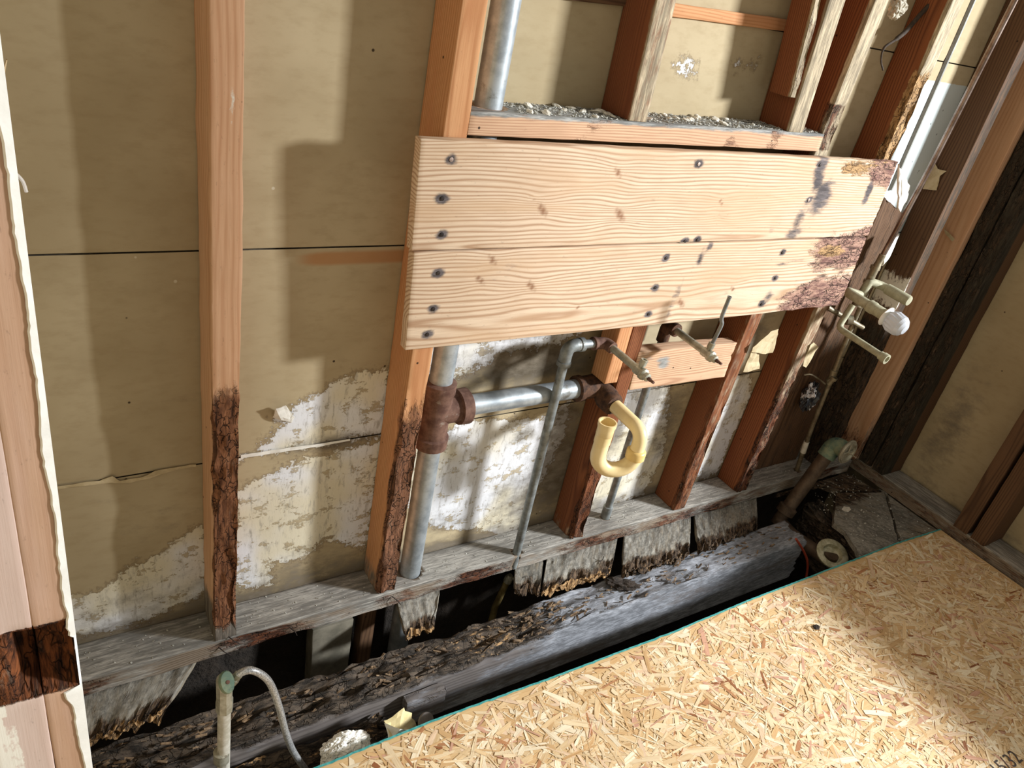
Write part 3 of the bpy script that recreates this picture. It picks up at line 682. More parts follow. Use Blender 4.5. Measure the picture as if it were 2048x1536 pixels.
remnant(1.286, 1.592, -.140, -.148, 'grey cracked board end in the middle of those under the plate', 205, .35, x0b=1.150, x1b=1.430)
remnant(1.606, 1.930, -.150, -.122, 'grey board end with a clean cut right side next to the drain hole', 206, 0., x0b=1.470, x1b=1.790, rl=.6)
# pieces glimpsed down in the hole
o = lumber('floor_joist', 'concrete', [(.250, .0, -.62), (.345, .0, -.62), (.250, .045, -.62), (.345, .045, -.62)], [(.250, .03, -.10), (.362, .03, -.10), (.250, .075, -.10), (.362, .075, -.10)], seed=94, res=(.03, .02)); tag(o, 'pale grey plank standing in the dark hole below the plate', 'board')
o = post('short_post', 'oldbrown', .392, .432, .04, .08, -.62, -.06, seed=95, res=(.03, .012)); tag(o, 'brown post in the dark hole left of the big pipe', 'post')
# old subfloor at the right corner
def slab_poly(name, mat, pts, zt, th, dz=0., seed=1, stn=None, rot=None):
    """flat board of any outline (x, y): gridded top, sides, underside"""
    r = .012; xs = [p[0] for p in pts]; ys = [p[1] for p in pts]
    import bmesh
    bm = bmesh.new(); vs = [bm.verts.new((x, y, 0)) for x, y in pts]; f = bm.faces.new(vs)
    if f.normal.z < 0: f.normal_flip()
    for ax, lo, hi in ((0, min(xs), max(xs)), (1, min(ys), max(ys))):
        k = lo + r * 2
        while k < hi:
            co = (k, 0, 0) if ax == 0 else (0, k, 0); no = (1, 0, 0) if ax == 0 else (0, 1, 0)
            bmesh.ops.bisect_plane(bm, geom=bm.verts[:] + bm.edges[:] + bm.faces[:], plane_co=co, plane_no=no); k += r * 2
    bm.normal_update()
    if sum(f.normal.z for f in bm.faces) < 0: bmesh.ops.reverse_faces(bm, faces=bm.faces[:])
    ext = bmesh.ops.extrude_face_region(bm, geom=bm.faces[:])
    for v in ext['geom']:
        if isinstance(v, bmesh.types.BMVert): v.co.z = -th
    bm.normal_update(); bmesh.ops.recalc_face_normals(bm, faces=bm.faces[:])
    bm.verts.index_update()
    V = []; G = []; R = []; ST = []
    for v in bm.verts:
        p = Vector((v.co.x, v.co.y, zt + v.co.z))
        edge = min((abs(sdist(p.x, p.y, pts)), 1.))
        if edge < .03:
            nn = Vector((noise.noise(p * 45 + Vector((seed, 0, 0))), noise.noise(p * 45 + Vector((0, seed, 0))), 0)); p += nn * .004 * (1 - edge / .03)
        if v.co.z > -.001: p.z += .0015 * noise.noise(p * 9)
        V.append(p); G.append((p.x * .6 - p.y * .8 + seed, p.y * .6 + p.x * .8, .05 + p.z)); ST.append(stn(p) if stn else .4); R.append(rot(p) if rot else 0.)
    F = [[v.index for v in f.verts] for f in bm.faces]; bm.free()
    return mesh_obj(name, V, F, mat, None, {'gc': G, 'stn': ST, 'rot': R})
A = lambda x, y, z=-.056: (lambda q: (q.x, q.y))(at(x, y, 'z', z))
pa = [A(1672, 985), A(1768, 985), A(1796, 1080), (2.235, -.62), (1.98, -.62), (2.005, -.40), A(1714, 1098), A(1690, 1062), A(1668, 1045)]
o = slab_poly('subfloor_board', M['subfloor'], pa, -.0565, .02, seed=3, stn=lambda p: .55 + .3 * ss(-p.y, .15, .35), rot=lambda p: .75 * (1 - ss(-p.y, .10, .22)) * ss(2.50 - p.x, 0, .1) + .35 * (1 - ss(p.x, 2.02, 2.1)))
tag(o, 'dirty subfloor board left in the right corner, edging the drain hole', 'floor board', 'subfloor boards in the corner')
pb = [A(1774, 985), (2.495, -.13), (2.495, -.62), (2.25, -.62), A(1801, 1080)]
o = slab_poly('subfloor_board', M['subfloor'], pb, -.0565, .02, seed=8, stn=lambda p: .6 + .3 * noise.noise(p * 10), rot=lambda p: .3)
tag(o, 'dirty subfloor board left along the right wall, between plate and crack', 'floor board', 'subfloor boards in the corner')
pc = [(2.02, -.005), (2.45, -.005), (2.47, -.125), A(1764, 982), A(1675, 980), A(1640, 968)]
o = slab_poly('subfloor_board', M['subfloor'], pc, -.0575, .02, seed=12, stn=lambda p: .35, rot=lambda p: .7 + .3 * noise.noise(p * 12))
tag(o, 'dark rotted subfloor board tight against the back wall plate in the corner', 'floor board', 'subfloor boards in the corner')
o = lumber('hole_timber', 'beam', [(2.13, -.06, -.30), (2.22, -.06, -.30), (2.13, -.06, -.085), (2.22, -.06, -.085)], [(2.06, -.62, -.30), (2.15, -.62, -.30), (2.06, -.62, -.10), (2.15, -.62, -.10)], seed=96, rot=lambda p, a, b, c: .9, amp=.025, res=(.012, .01))
tag(o, 'black rotten joist under the corner boards at the drain hole', 'beam')

# ------------------------------------------------------------------ oriented strand board
OZ = -.037; OT = .0185
edge_px = [(674, 1520), (865, 1442), (1084, 1363), (1348, 1264), (1495, 1202), (1690, 1127), (1796, 1086), (1881, 1059)]
oe = [(lambda q: (q.x, q.y))(at(x, y, 'z', OZ)) for x, y in edge_px]
ye = lambda x: oe[0][1] if x <= oe[0][0] else (oe[-1][1] if x >= oe[-1][0] else next(a[1] + (b[1] - a[1]) * (x - a[0]) / (b[0] - a[0]) for a, b in zip(oe, oe[1:]) if a[0] <= x <= b[0]))
osb = thing('strand_board', 'large pale oriented strand board sheet with a teal edge covering the floor', 'floor panel', (1.2, -1.0, OZ - OT))
XL, XRo, YB = -.25, 2.478, -1.65
m = MB(); top = [(XL, oe[0][1] + .002)] + oe[:-1] + [(XRo, oe[-1][1])] + [(XRo + .012, YB), (XL, YB)]
t = [len(m.v) + i for i in range(len(top))]; m.v += [Vector((x, y, OZ)) for x, y in top]; bt = [len(m.v) + i for i in range(len(top))]; m.v += [Vector((x, y, OZ - OT)) for x, y in top]
m.f.append(tuple(reversed(t))); m.f.append(tuple(bt))
for i in range(len(top)): m.f.append((t[i], t[(i + 1) % len(top)], bt[(i + 1) % len(top)], bt[i]))
base = mesh_obj('panel', m.v, m.f, M['osb'], osb, {'fc': [S(212, 180, 132)] * len(m.v), 'gc': [(v.x, v.y, 0.) for v in m.v]}, smooth=False)
rs = random.Random(77); V = []; F = []; C = []; G = []
PAL = [(S(232, 210, 172), 36), (S(222, 194, 150), 28), (S(206, 170, 122), 16), (S(226, 198, 166), 12), (S(240, 226, 196), 14), (S(180, 130, 90), 5), (S(146, 94, 60), 1.6), (S(204, 160, 134), 5)]
pal = [c for c, wgt in PAL for _ in range(int(wgt * 5))]
NF = 20000
for k in range(NF):
    x = rs.uniform(XL, XRo + .01); y = rs.uniform(YB, -.365); 
    a = rs.gauss(.0, .75) if rs.random() < .65 else rs.uniform(0, PI)
    if rs.random() < .25: a += PI / 2
    L = rs.uniform(.012, .050) * (1.3 if rs.random() < .12 else 1); W = rs.uniform(.0012, .0085); 
    if rs.random() < .35: W *= .45
    c = rs.choice(pal)
    if rs.random() < .06: W = rs.uniform(.0004, .0008); c = S(128, 88, 54)
    if c[0] < S(190, 0, 0)[0] : W *= .75; L *= .8
    j = rs.uniform(.88, 1.08); c = (min(1, c[0] * j), min(1, c[1] * j), min(1, c[2] * j), 1)
    ca, sa = math.cos(a), math.sin(a); z = OZ + .0001 + .0011 * k / NF; tilt = rs.uniform(-.0006, .0006)
    pts = [(-L + rs.uniform(0, .012), -W), (rs.uniform(-.2, .2) * L, -W * rs.uniform(.8, 1.1)), (L - rs.uniform(0, .012), -W * rs.uniform(.6, 1.)), (L, W * rs.uniform(.2, .9)), (rs.uniform(-.2, .2) * L, W), (-L, W * rs.uniform(.5, 1))]
    W3 = [(x + px * ca - py * sa, y + px * sa + py * ca) for px, py in pts]
    if any(yy > ye(xx) - .0015 or xx > XRo or yy < YB or xx < XL for xx, yy in W3): continue
    b = len(V); g0 = (rs.uniform(0, 9), rs.uniform(0, 9))
    for (xx, yy), (px, py) in zip(W3, pts):
        V.append((xx, yy, z + tilt * (1 if px > 0 else -1) + .0004)); C.append(c); G.append((g0[0] + px, g0[1] + py, k * .37))
    F.append(tuple(range(b, b + 6)))
fl = mesh_obj('strands', V, F, M['osb'], osb, {'fc': C, 'gc': G}, smooth=False)
m = MB(); path = [Vector((XL, oe[0][1] + .002, 0))] + [Vector((x, y, 0)) for x, y in oe]
for i, (p, q) in enumerate(zip(path, path[1:])):
    n = max(2, int((q - p).length / .012)); 
    for k in range(n):
        a, b2 = p.lerp(q, k / n), p.lerp(q, (k + 1) / n)
        j0, j1 = .0012 * noise.noise(a * 90), .0012 * noise.noise(b2 * 90); i0 = len(m.v)
        m.v += [a + Vector((0, .0022 + j0, OZ - OT)), b2 + Vector((0, .0022 + j1, OZ - OT)), b2 + Vector((0, .0022 + j1, OZ + .0016)), a + Vector((0, .0022 + j0, OZ + .0016)), a + Vector((0, -.0035 + 2 * j0, OZ + .0019)), b2 + Vector((0, -.0035 + 2 * j1, OZ + .0019))]
        m.f += [(i0 + 1, i0, i0 + 3, i0 + 2), (i0 + 2, i0 + 3, i0 + 4, i0 + 5)]
m.build('painted_edge', M['teal'], osb)
# the stamped figures at the panel's lower right
def stamp(txt, px, py, px2, py2, size, name):
    a, b = at(px, py, 'z', OZ + .002), at(px2, py2, 'z', OZ + .002)
    cu = bpy.data.curves.new(name, 'FONT'); cu.body = txt; cu.size = size; cu.extrude = .0001; cu.space_character = 1.05
    o = bpy.data.objects.new(name, cu); COL.objects.link(o)
    o.location = a; o.rotation_euler = (0, 0, math.atan2(b.y - a.y, b.x - a.x)); cu.materials.append(M['stampink'])
    dg = bpy.context.evaluated_depsgraph_get(); me = bpy.data.meshes.new_from_object(o.evaluated_get(dg)); mw = o.matrix_basis.copy()
    bpy.data.objects.remove(o); ob = bpy.data.objects.new(name, me); COL.objects.link(ob); ob.matrix_world = mw
    bpy.context.view_layer.update()
    ob.parent = osb; ob.matrix_parent_inverse = osb.matrix_world.inverted(); return ob
M['stampink'] = mat_simple('stamp_ink', S(58, 50, 48), S(84, 74, 70), 160., .8, 0., .1, .0003)
stamp('15/32', 2000, 1556, 2062, 1510, .050, 'stamped_figures')

# ------------------------------------------------------------------ plumbing
XP, YP = .522, .052
st = thing('drain_stack', 'big galvanized drain pipe with rusty tee rising beside the orange stud', 'drain pipe', (XP, YP, -.62))
MB().sweep([(XP, YP, .585), (XP + .010, YP, 1.75)], .0285, 28).build('upper_pipe', M['galv'], st)
MB().sweep([(XP + .002, YP, -.61), (XP, YP, .46)], .0285, 28).build('lower_pipe', M['galv'], st)
m = MB(); m.lathe((XP, YP, .425), (0, 0, 1), [(0, .0285), (.001, .041), (.030, .042), (.034, .037), (.06, .036), (.12, .036), (.15, .0365), (.156, .040), (.182, .040), (.186, .0285)], 28)
m.sweep(fillet([(XP, YP, .445), (XP + .010, YP, .525), (XP + .075, YP, .527)], .04, 8), [.030] * 6 + [.0335] * 4, 24); m.sweep([(XP, YP, .525), (XP + .062, YP, .526)], .036, 24)
m.build('tee_fitting', M['rust'], st)
MB().lathe((XP + .056, YP, .527), (1, 0, .004), [(0, .036), (.002, .0445), (.028, .0455), (.032, .040), (.034, .029)], 28).build('hub_ring', M['rust'], st)
MB().sweep([(XP + .06, YP, .527), (.985, YP - .008, .533)], .0262, 26).build('branch_pipe', M['galv'], st)
m = MB(); m.lathe((.935, YP - .008, .532), (1, 0, .01), [(0, .026), (.002, .036), (.016, .0365), (.018, .032), (.060, .033), (.09, .022)], 24)
m.sweep(fillet([(.97, YP - .008, .533), (1.016, YP - .012, .532), (1.020, -.006, .518)], .03, 7), .030, 22); m.build('branch_elbow', M['rustdark'], st)
hub = Vector((1.018, -.006, .514))
MB().lathe(hub + Vector((0, .03, 0)), (0.02, -1, -.02), [(0, .026), (.01, .030), (.018, .0315), (.05, .0315), (.056, .028), (.058, .021)], 26).build('trap_hub', M['rustdark'], st)
# the trap
tr = thing('sink_trap', 'yellowed plastic trap hanging from the rusty hub', 'trap', hub)
R_ = .0205
out = Vector((1.024, -.150, .505)); ndir = Vector((-.86, .34, 0)).normalized()
arm = fillet([hub + Vector((0, -.03, 0)), out, out + Vector((0, .0, -.075))], .036, 9)
MB().sweep(arm, R_ * .93, 26).build('trap_arm', M['pvc'], tr)
p0 = out + Vector((0, 0, -.060)); w_ = .102; dn = .048
jb = [p0]; 
for k in range(13):
    a = PI * k / 12; jb.append(p0 + Vector((0, 0, -.016)) + ndir * (w_ / 2) * (1 - math.cos(a)) + Vector((0, 0, -dn * math.sin(a))))
tip = p0 + ndir * w_ + Vector((0, 0, .078))
jb += [p0 + ndir * w_ + Vector((0, 0, .02)), p0 + ndir * w_ + Vector((0, 0, .0205)), p0 + ndir * w_ + Vector((0, 0, .045))]
m = MB(); m.sweep(jb, [R_] * 2 + [R_ * 1.03] * 12 + [R_, R_ * 1.07, R_ * 1.07], 26); m.build('trap_bend', M['pvc'], tr)
e0 = p0 + ndir * w_ + Vector((0, 0, .044)); 
MB().lathe(e0, (0, 0, 1), [(0, R_ * 1.02), (.002, R_ * 1.1), (.022, R_ * 1.1), (.030, R_ * 1.2), (.040, R_ * 1.2), (.0402, R_ * 1.03), (.012, R_ * .98), (.011, .001)], 28).build('trap_inlet', M['pvc'], tr)
m = MB(); m.lathe(p0 + Vector((0, 0, -.022)), (0, 0, 1), [(0, R_ * 1.02), (.001, R_ * 1.28), (.022, R_ * 1.30), (.026, R_ * 1.15), (.028, R_ * .95)], 12); m.build('slip_nut', M['pvcdark'], tr)
# left water pipe
wl = thing('water_pipe', 'left galvanized water pipe with elbow and open valve, ending beside the trap hub', 'water pipe', (.846, .012, 0), 'water supply pipes')
MB().sweep([(.848, .012, -.054), (.846, .012, .655)], .0122, 20).build('riser', M['pipegrey'], wl)
el = fillet([(.846, .012, .640), (.846, .012, .690), (.892, .012, .690)], .030, 8)
m = MB(); m.sweep(el, .0165, 20); m.lathe((.846, .012, .634), (0, 0, 1), [(0, .013), (.001, .0185), (.013, .0185), (.014, .0165)], 20); m.lathe((.880, .012, .690), (1, 0, 0), [(0, .0165), (.001, .0185), (.013, .0185), (.014, .012)], 20); m.build('elbow', M['pipegrey'], wl)
MB().sweep([(.885, .012, .690), (.945, .008, .690)], .0115, 18).build('nipple', M['galv'], wl)
m = MB(); m.sweep(fillet([(.928, .009, .690), (.962, .006, .690), (.964, -.022, .689)], .018, 7), .0155, 18); m.lathe((.922, .0095, .690), (1, 0, 0), [(0, .0115), (.001, .0175), (.01, .0175), (.011, .0155)], 18); m.build('elbow', M['rust'], wl)
def stub_valve(root, p, n, length, tilt=Vector((0, -1, -.03)), knobtip=True):
    d = tilt.normalized()
    MB().sweep([p, p + d * length], .0098, 18).build('stub_out', M['valve'], root)
    q = p + d * length
    m = MB(); m.lathe(q - d * .004, d, [(0, .0098), (.002, .013), (.012, .0135), (.022, .0125), (.026, .0155), (.036, .0155), (.040, .011), (.050, .0105), (.052, .006)], 8)
    m.build('valve_body', M['valve'], root)
    MB().lathe(q + d * .046, d, [(0, .005), (.010, .005), (.011, .0038), (.022, .0036)], 10).build('valve_stem', M['rust'], root)
    u = Vector((.18, -.05, 1)).normalized()
    MB().lathe(q + d * .012, u, [(0, .007), (.016, .007), (.0165, .0095), (.032, .0095), (.0322, .0065), (.022, .006), (.0215, .0005)], 14).build('valve_outlet', M['valve'], root)
    return q + d * .012 + u * .03, u
stub_valve(wl, Vector((.964, -.014, .689)), 0, .105)
# right water pipe
wr = thing('water_pipe', 'right galvanized water pipe behind the pink plank, with a grey supply tube', 'water pipe', (1.218, .058, 0), 'water supply pipes')
MB().sweep([(1.214, .055, 0), (1.224, .060, .655)], .0118, 20).build('riser', M['pipegrey'], wr)
MB().lathe((1.2142, .055, .0), (0, 0, 1), [(0, .0155), (.045, .0155), (.047, .0118)], 20).build('sleeve', M['pipegrey'], wr)
m = MB(); m.sweep(fillet([(1.224, .060, .64), (1.225, .060, .692), (1.226, .022, .692)], .026, 8), .0175, 18); m.lathe((1.226, .034, .692), (0, -1, 0), [(0, .0175), (.001, .0195), (.012, .0195), (.013, .01)], 18); m.build('elbow', M['rustdark'], wr)
op, u = stub_valve(wr, Vector((1.226, .026, .692)), 0, .115)
tube = arc_path([op, op + Vector((.002, -.004, .035)), op + Vector((.000, -.008, .062)), op + Vector((-.012, -.010, .084)), op + Vector((-.012, -.012, .140))], 6)
m = MB(); m.sweep(tube, .0052, 14, cap=False); e = tube[-1]; dd = (tube[-1] - tube[-2]).normalized(); m.lathe(e - dd * .001, dd, [(0, .0052), (.004, .0060), (.0045, .0040), (-.006, .0036), (-.007, .0002)], 14); m.build('supply_tube', mat_simple('grey_plastic_tube', S(104, 106, 104), S(132, 134, 132), 20., .45), wr)

# bath valve assembly, on the copper riser
XV, YV = 2.098, .040
bv = thing('bath_valve', 'tarnished copper bath valve with clear faceted knob, right of the boards', 'faucet valve', (2.13, .030, 0))
MB().sweep([(2.142, .028, -.02), (2.120, .034, .20), (2.096, YV, .60), (2.093, YV, .745)], .0085, 16).build('riser', M['copper'], bv)
MB().sweep([(2.132, .031, .085), (2.126, .0325, .135)], .0104, 14).build('paint_splash', M['plaster'], bv)
m = MB(); m.lathe((2.1065, .0375, .395), (-.055, .012, 1), [(0, .009), (.001, .0125), (.018, .0128), (.019, .0105), (.030, .0105), (.031, .0125), (.050, .0128), (.051, .009)], 18); m.build('coupling', M['copper'], bv)
# cross body in the plane of the wall, then the arms
vx = lambda px, py, y: at(px, py, 'y', y)
body = vx(1722, 592, .030)
m = MB(); m.sweep([vx(1712, 612, .032), vx(1738, 566, .036)], .0165, 20); m.lathe(vx(1736, 568, .036), (.03, .02, 1), [(0, .0165), (.004, .0185), (.012, .0185), (.014, .013), (.05, .0125), (.052, .016), (.064, .016), (.066, .0105)], 20); m.build('mixing_tee', M['copper'], bv)
pL = vx(1693, 583, .010)
m = MB(); m.sweep(fillet([body, pL, pL + Vector((0.004, -.14, -.012))], .018, 6), .0155, 18); m.build('hot_arm', M['dustcopper'], bv)
hv = pL + Vector((.003, -.085, -.007))
m = MB(); m.lathe(hv, (.02, -1, -.08), [(0, .0155), (.003, .0195), (.022, .0200), (.026, .0180), (.060, .0180), (.064, .0150)], 20); m.build('valve_body', M['dustcopper'], bv)
kd = Vector((.05, -1, -.16)).normalized(); kp = hv + Vector((.02, -1, -.08)).normalized() * .064
MB().lathe(kp, kd, [(0, .012), (.001, .030), (.004, .032), (.008, .025), (.014, .012)], 26).build('escutcheon', M['whitepaper'], bv)
m = MB(); n = 32; prof = [(.012, .012), (.016, .029), (.028, .0345), (.056, .033), (.066, .027), (.074, .016), (.076, .005)]
ua = kd.cross(Vector((0, 0, 1))).normalized(); ub = kd.cross(ua); rings = []
for t_, r_ in prof:
    fl_ = .93 if .013 < t_ < .05 else 1.
    rings.append(m.ring([kp + kd * t_ + (ua * math.cos(2 * PI * k / n) + ub * math.sin(2 * PI * k / n)) * r_ * (fl_ if k % 2 else 1.) for k in range(n)]))
for a, b in zip(rings, rings[1:]): m.bridge(a, b)
m.f.append(tuple(reversed(rings[0]))); m.f.append(tuple(rings[-1])); m.build('knob', M['crystal'], bv, smooth=False)
pR = vx(1752, 570, .020)
m = MB(); m.sweep(fillet([body + Vector((.0, 0, .01)), pR + Vector((-.03, .01, .01)), pR + Vector((.02, -.005, .0)), pR + Vector((.024, -.03, -.002))], .014, 5), .0135, 16)
pe = pR + Vector((.024, -.024, -.002)); m.lathe(pe, (.02, -1, -.06), [(0, .0125), (.004, .0175), (.030, .0180), (.032, .0180), (.085, .0180), (.089, .0155), (.0895, .009)], 20); m.build('cold_arm', M['dustcopper'], bv)
# lower spout loop
s0 = vx(1705, 610, .012); s1 = vx(1676, 655, .006); 
m = MB(); m.sweep(fillet([s0, s1 + Vector((0, 0, .0)), s1 + Vector((.004, -.17, -.012))], .02, 7), .0105, 16); 
sp = s1 + Vector((.004, -.165, -.012)); m.lathe(sp, (.02, -1, -.07), [(0, .0105), (.002, .014), (.012, .014), (.013, .0165), (.028, .0165), (.0282, .011), (.018, .010), (.017, .0005)], 16); m.build('spout_pipe', M['dustcopper'], bv)
m = MB(); c0 = vx(1655, 615, .05); c1 = vx(1725, 655, .012); m.sweep([c0, c1], .0085, 14); m.sweep([vx(1692, 640, .03), vx(1704, 640, .02)], .017, 16); m.build('cross_pipe', M['copper'], bv)
m = MB(); m.sweep(arc_path([vx(1608, 750, .06), vx(1622, 749, .05), vx(1640, 760, .042), vx(1650, 768, .038)], 5), .0030, 8); m.build('side_tube', M['copper'], bv)
m = MB(); a_ = vx(1657, 768, .034); m.lathe(a_, (.12, -.25, 1), [(0, .010), (.022, .010), (.0225, .013), (.034, .013), (.0342, .009), (.02, .0088), (.019, .0005)], 16); m.build('port', M['copper'], bv)
# shower riser, rising from the valve
sh = thing('shower_pipe', 'thin chrome shower pipe slanting up past the white painted strip', 'pipe', vx(1741, 556, .034))
top_ = at(2036, -12, 'y', -.002); 
MB().sweep([vx(1738, 563, .034), vx(1758, 525, .032), vx(1860, 336, .018), top_, top_ + (top_ - vx(1860, 336, .018)) * .3], .0085, 18).build('pipe', mat_simple('brown_chrome', S(112, 92, 80), S(168, 150, 140), 14., .25, .8, .05, .0004), sh)
MB().lathe(vx(1741, 556, .0338), (vx(1760, 520, .0318) - vx(1741, 556, .0338)), [(0, .0105), (.001, .0125), (.05, .0118), (.052, .0108), (.082, .0108), (.084, .0085)], 16).build('sleeve', M['copper'], sh)
# a second pipe hidden in the bay left of it
m = MB(); pa_ = [vx(1680, 640, .06), vx(1642, 700, .06), vx(1636, 712, .06)]
# bath drain
dr = thing('bath_drain', 'brown drain pipe with green overflow elbow leaning out of the corner hole', 'drain pipe', at(1590, 1005, 'y', -.06))
d0, d1 = at(1585, 1003, 'y', -.055), at(1655, 908, 'y', -.055)
up_ = (d1 - d0).normalized()
MB().sweep([d0 - up_ * .05, d1 + up_ * .01], .0255, 24).build('overflow_pipe', M['darkpipe'], dr)
fdir = Vector((.02, -1., .06)).normalized()
m = MB(); m.sweep(fillet([d1 - up_ * .012, d1 + up_ * .045, d1 + up_ * .045 + fdir * .050], .03, 8), .0325, 24); m.build('overflow_elbow', M['verdigris'], dr)
fc = d1 + up_ * .045 + fdir * .050
m = MB(); m.lathe(fc, fdir, [(0, .032), (.001, .046), (.006, .048), (.008, .044), (.012, .043), (.0125, .034), (.004, .030), (.003, .0005)], 28); m.build('overflow_flange', M['valve'], dr)
u1 = fdir.cross(Vector((0, 0, 1))).normalized(); u2 = fdir.cross(u1)
m = MB(); m.sweep([fc + fdir * .009 - u1 * .036, fc + fdir * .009 + u1 * .036], .0032, 8); m.sweep([fc + fdir * .009 - u2 * .036, fc + fdir * .009 + u2 * .01], .0028, 8); m.sweep([fc + fdir * .008, fc + fdir * .045 + u1 * .006], .0022, 8); m.build('strainer_bar', M['valve'], dr)
MB().lathe(d0 - up_ * .055, up_, [(0, .027), (.002, .034), (.030, .035), (.034, .0285), (.036, .026)], 24).build('slip_nut', M['darkpipe'], dr)
h0 = d0 - up_ * .055; h1 = at(1664, 1108, 'z', -.125)
m = MB(); m.sweep([h0, h0 - up_ * .05], .024, 20); m.sweep(fillet([h0 - up_ * .035, h0 - up_ * .045 + (h1 - h0) * .3, h1 + Vector((0, 0, -.03)), h1 + Vector((0, 0, -.004))], .03, 6), .0255, 22); m.build('waste_pipe', M['darkpipe'], dr)
td = (CC - h1); td = Vector((-.25, -.35, 1)).normalized()
MB().lathe(h1 - td * .012, td, [(0, .026), (.006, .040), (.010, .0575), (.016, .058), (.019, .052), (.018, .036), (.004, .032), (.003, .0005)], 32).build('drain_flange', M['ring'], dr)
# red wire and the stub valve with its braided hose
m = MB(); m.sweep(arc_path([at(1592, 1078, 'y', -.226), at(1606, 1100, 'y', -.235), at(1615, 1125, 'y', -.245), at(1612, 1158, 'y', -.255), at(1606, 1185, 'y', -.26)], 6), .0042, 10)
o = m.build('red_wire', M['redwire']); tag(o, 'red wire looping down beside the end of the black beam', 'wire'); setorigin(o, m.v[0])
yv = -.285
v0, v1 = at(445, 1560, 'y', yv), at(449, 1362, 'y', yv)
sv = thing('stop_valve', 'white crusted stub pipe with green oval valve handle and braided hose', 'valve', v0 + Vector((0, 0, -.3)))
MB().sweep([v0 + Vector((0, 0, -.30)), v1 + Vector((0, 0, -.03))], .0125, 20).build('pipe', mat_simple('crusted_white_pipe', S(176, 172, 156), S(206, 204, 194), 46., .75, .1, .5, .0012, S(110, 102, 88), (.56, .68)), sv)
m = MB(); m.lathe(v1 + Vector((0, 0, -.085)), (0, 0, 1), [(0, .0125), (.002, .0165), (.03, .0165), (.034, .0150), (.075, .0155), (.09, .016), (.10, .010)], 8); m.build('valve_body', M['valve'], sv)
MB().lathe(at(443, 1502, 'y', yv), (0, 0, -1), [(0, .0125), (.002, .0160), (.03, .0160), (.032, .0125)], 16).build('collar', M['valve'], sv)
hd = Vector((.16, -.62, .72)).normalized(); hc = v1 + Vector((0, -.012, .010))
m = MB(); n = 28; ha = Vector((1, .0, 0)) - hd * hd.x; ha.normalize(); hb = hd.cross(ha); rings = []
for t_, s_ in ((-.012, .55), (-.004, .97), (0, 1.), (.006, 1.), (.009, .9), (.0095, .4), (.0095, .01)):
    rings.append(m.ring([hc + hd * t_ + (ha * .0135 * math.cos(2 * PI * k / n) + hb * .0215 * math.sin(2 * PI * k / n)) * s_ for k in range(n)]))
for a, b in zip(rings, rings[1:]): m.bridge(a, b)
m.f.append(tuple(reversed(rings[0]))); m.f.append(tuple(rings[-1])); m.build('handle', M['verdigris'], sv)
MB().lathe(hc + hd * .0095, hd, [(0, .0038), (.0015, .0036), (.002, .001)], 12).build('handle_screw', M['rust'], sv)
hose = [at(462, 1366, 'y', yv), at(478, 1348, 'y', yv - .004), at(505, 1341, 'y', yv - .008), at(537, 1362, 'y', yv - .012), at(557, 1410, 'y', yv - .014), at(573, 1470, 'y', yv - .014), at(592, 1512, 'y', yv - .010), at(630, 1560, 'y', yv)]
hose.append(hose[-1] + Vector((.05, .02, -.10)))
m = MB(); m.sweep(arc_path(hose, 7), .0072, 16); m.build('braided_hose', M['braid'], sv)
m = MB(); m.lathe(at(455, 1372, 'y', yv), (hose[1] - at(455, 1372, 'y', yv)), [(0, .008), (.012, .008), (.0125, .0105), (.024, .0105), (.0245, .0085), (.036, .0085)], 8); m.build('hose_nut', M['valve'], sv)
# little brass tap far down in the gap
bp0, bp1 = at(990, 1215, 'y', .035), at(1016, 1158, 'y', .035)
bt_ = thing('gas_cock', 'small brass tap seen down in the gap right of the crumbled board end', 'tap', bp0 - Vector((0, 0, .2)))
MB().sweep([bp0 - Vector((.004, 0, .2)), bp0, bp1], .0105, 14).build('pipe', mat_simple('dull_brass', S(110, 94, 54), S(150, 132, 84), 40., .5, .5, .3, .001), bt_)
m = MB(); m.lathe(bp1 - Vector((0, 0, .012)), (.1, -.1, 1), [(0, .0105), (.002, .0135), (.02, .0135), (.022, .009), (.03, .008)], 8); m.sweep([bp1 + Vector((-.012, 0, .006)), bp1 + Vector((.030, -.012, .004))], .006, 10); m.build('tap_head', M['valve'], bt_)

# holes the pipes pass through
PL = bpy.data.objects['sole_plate']
bore(PL, (XP + .002, YP, -.03), (0, 0, 1), .031); bore(lg, (XP + .007, YP, 1.215), (0, 0, 1), .034)
bore(PL, (.848, .012, -.03), (0, 0, 1), .0135); bore(PL, (1.214, .055, -.03), (0, 0, 1), .0130); bore(PL, (2.142, .028, -.03), (0, 0, 1), .011)

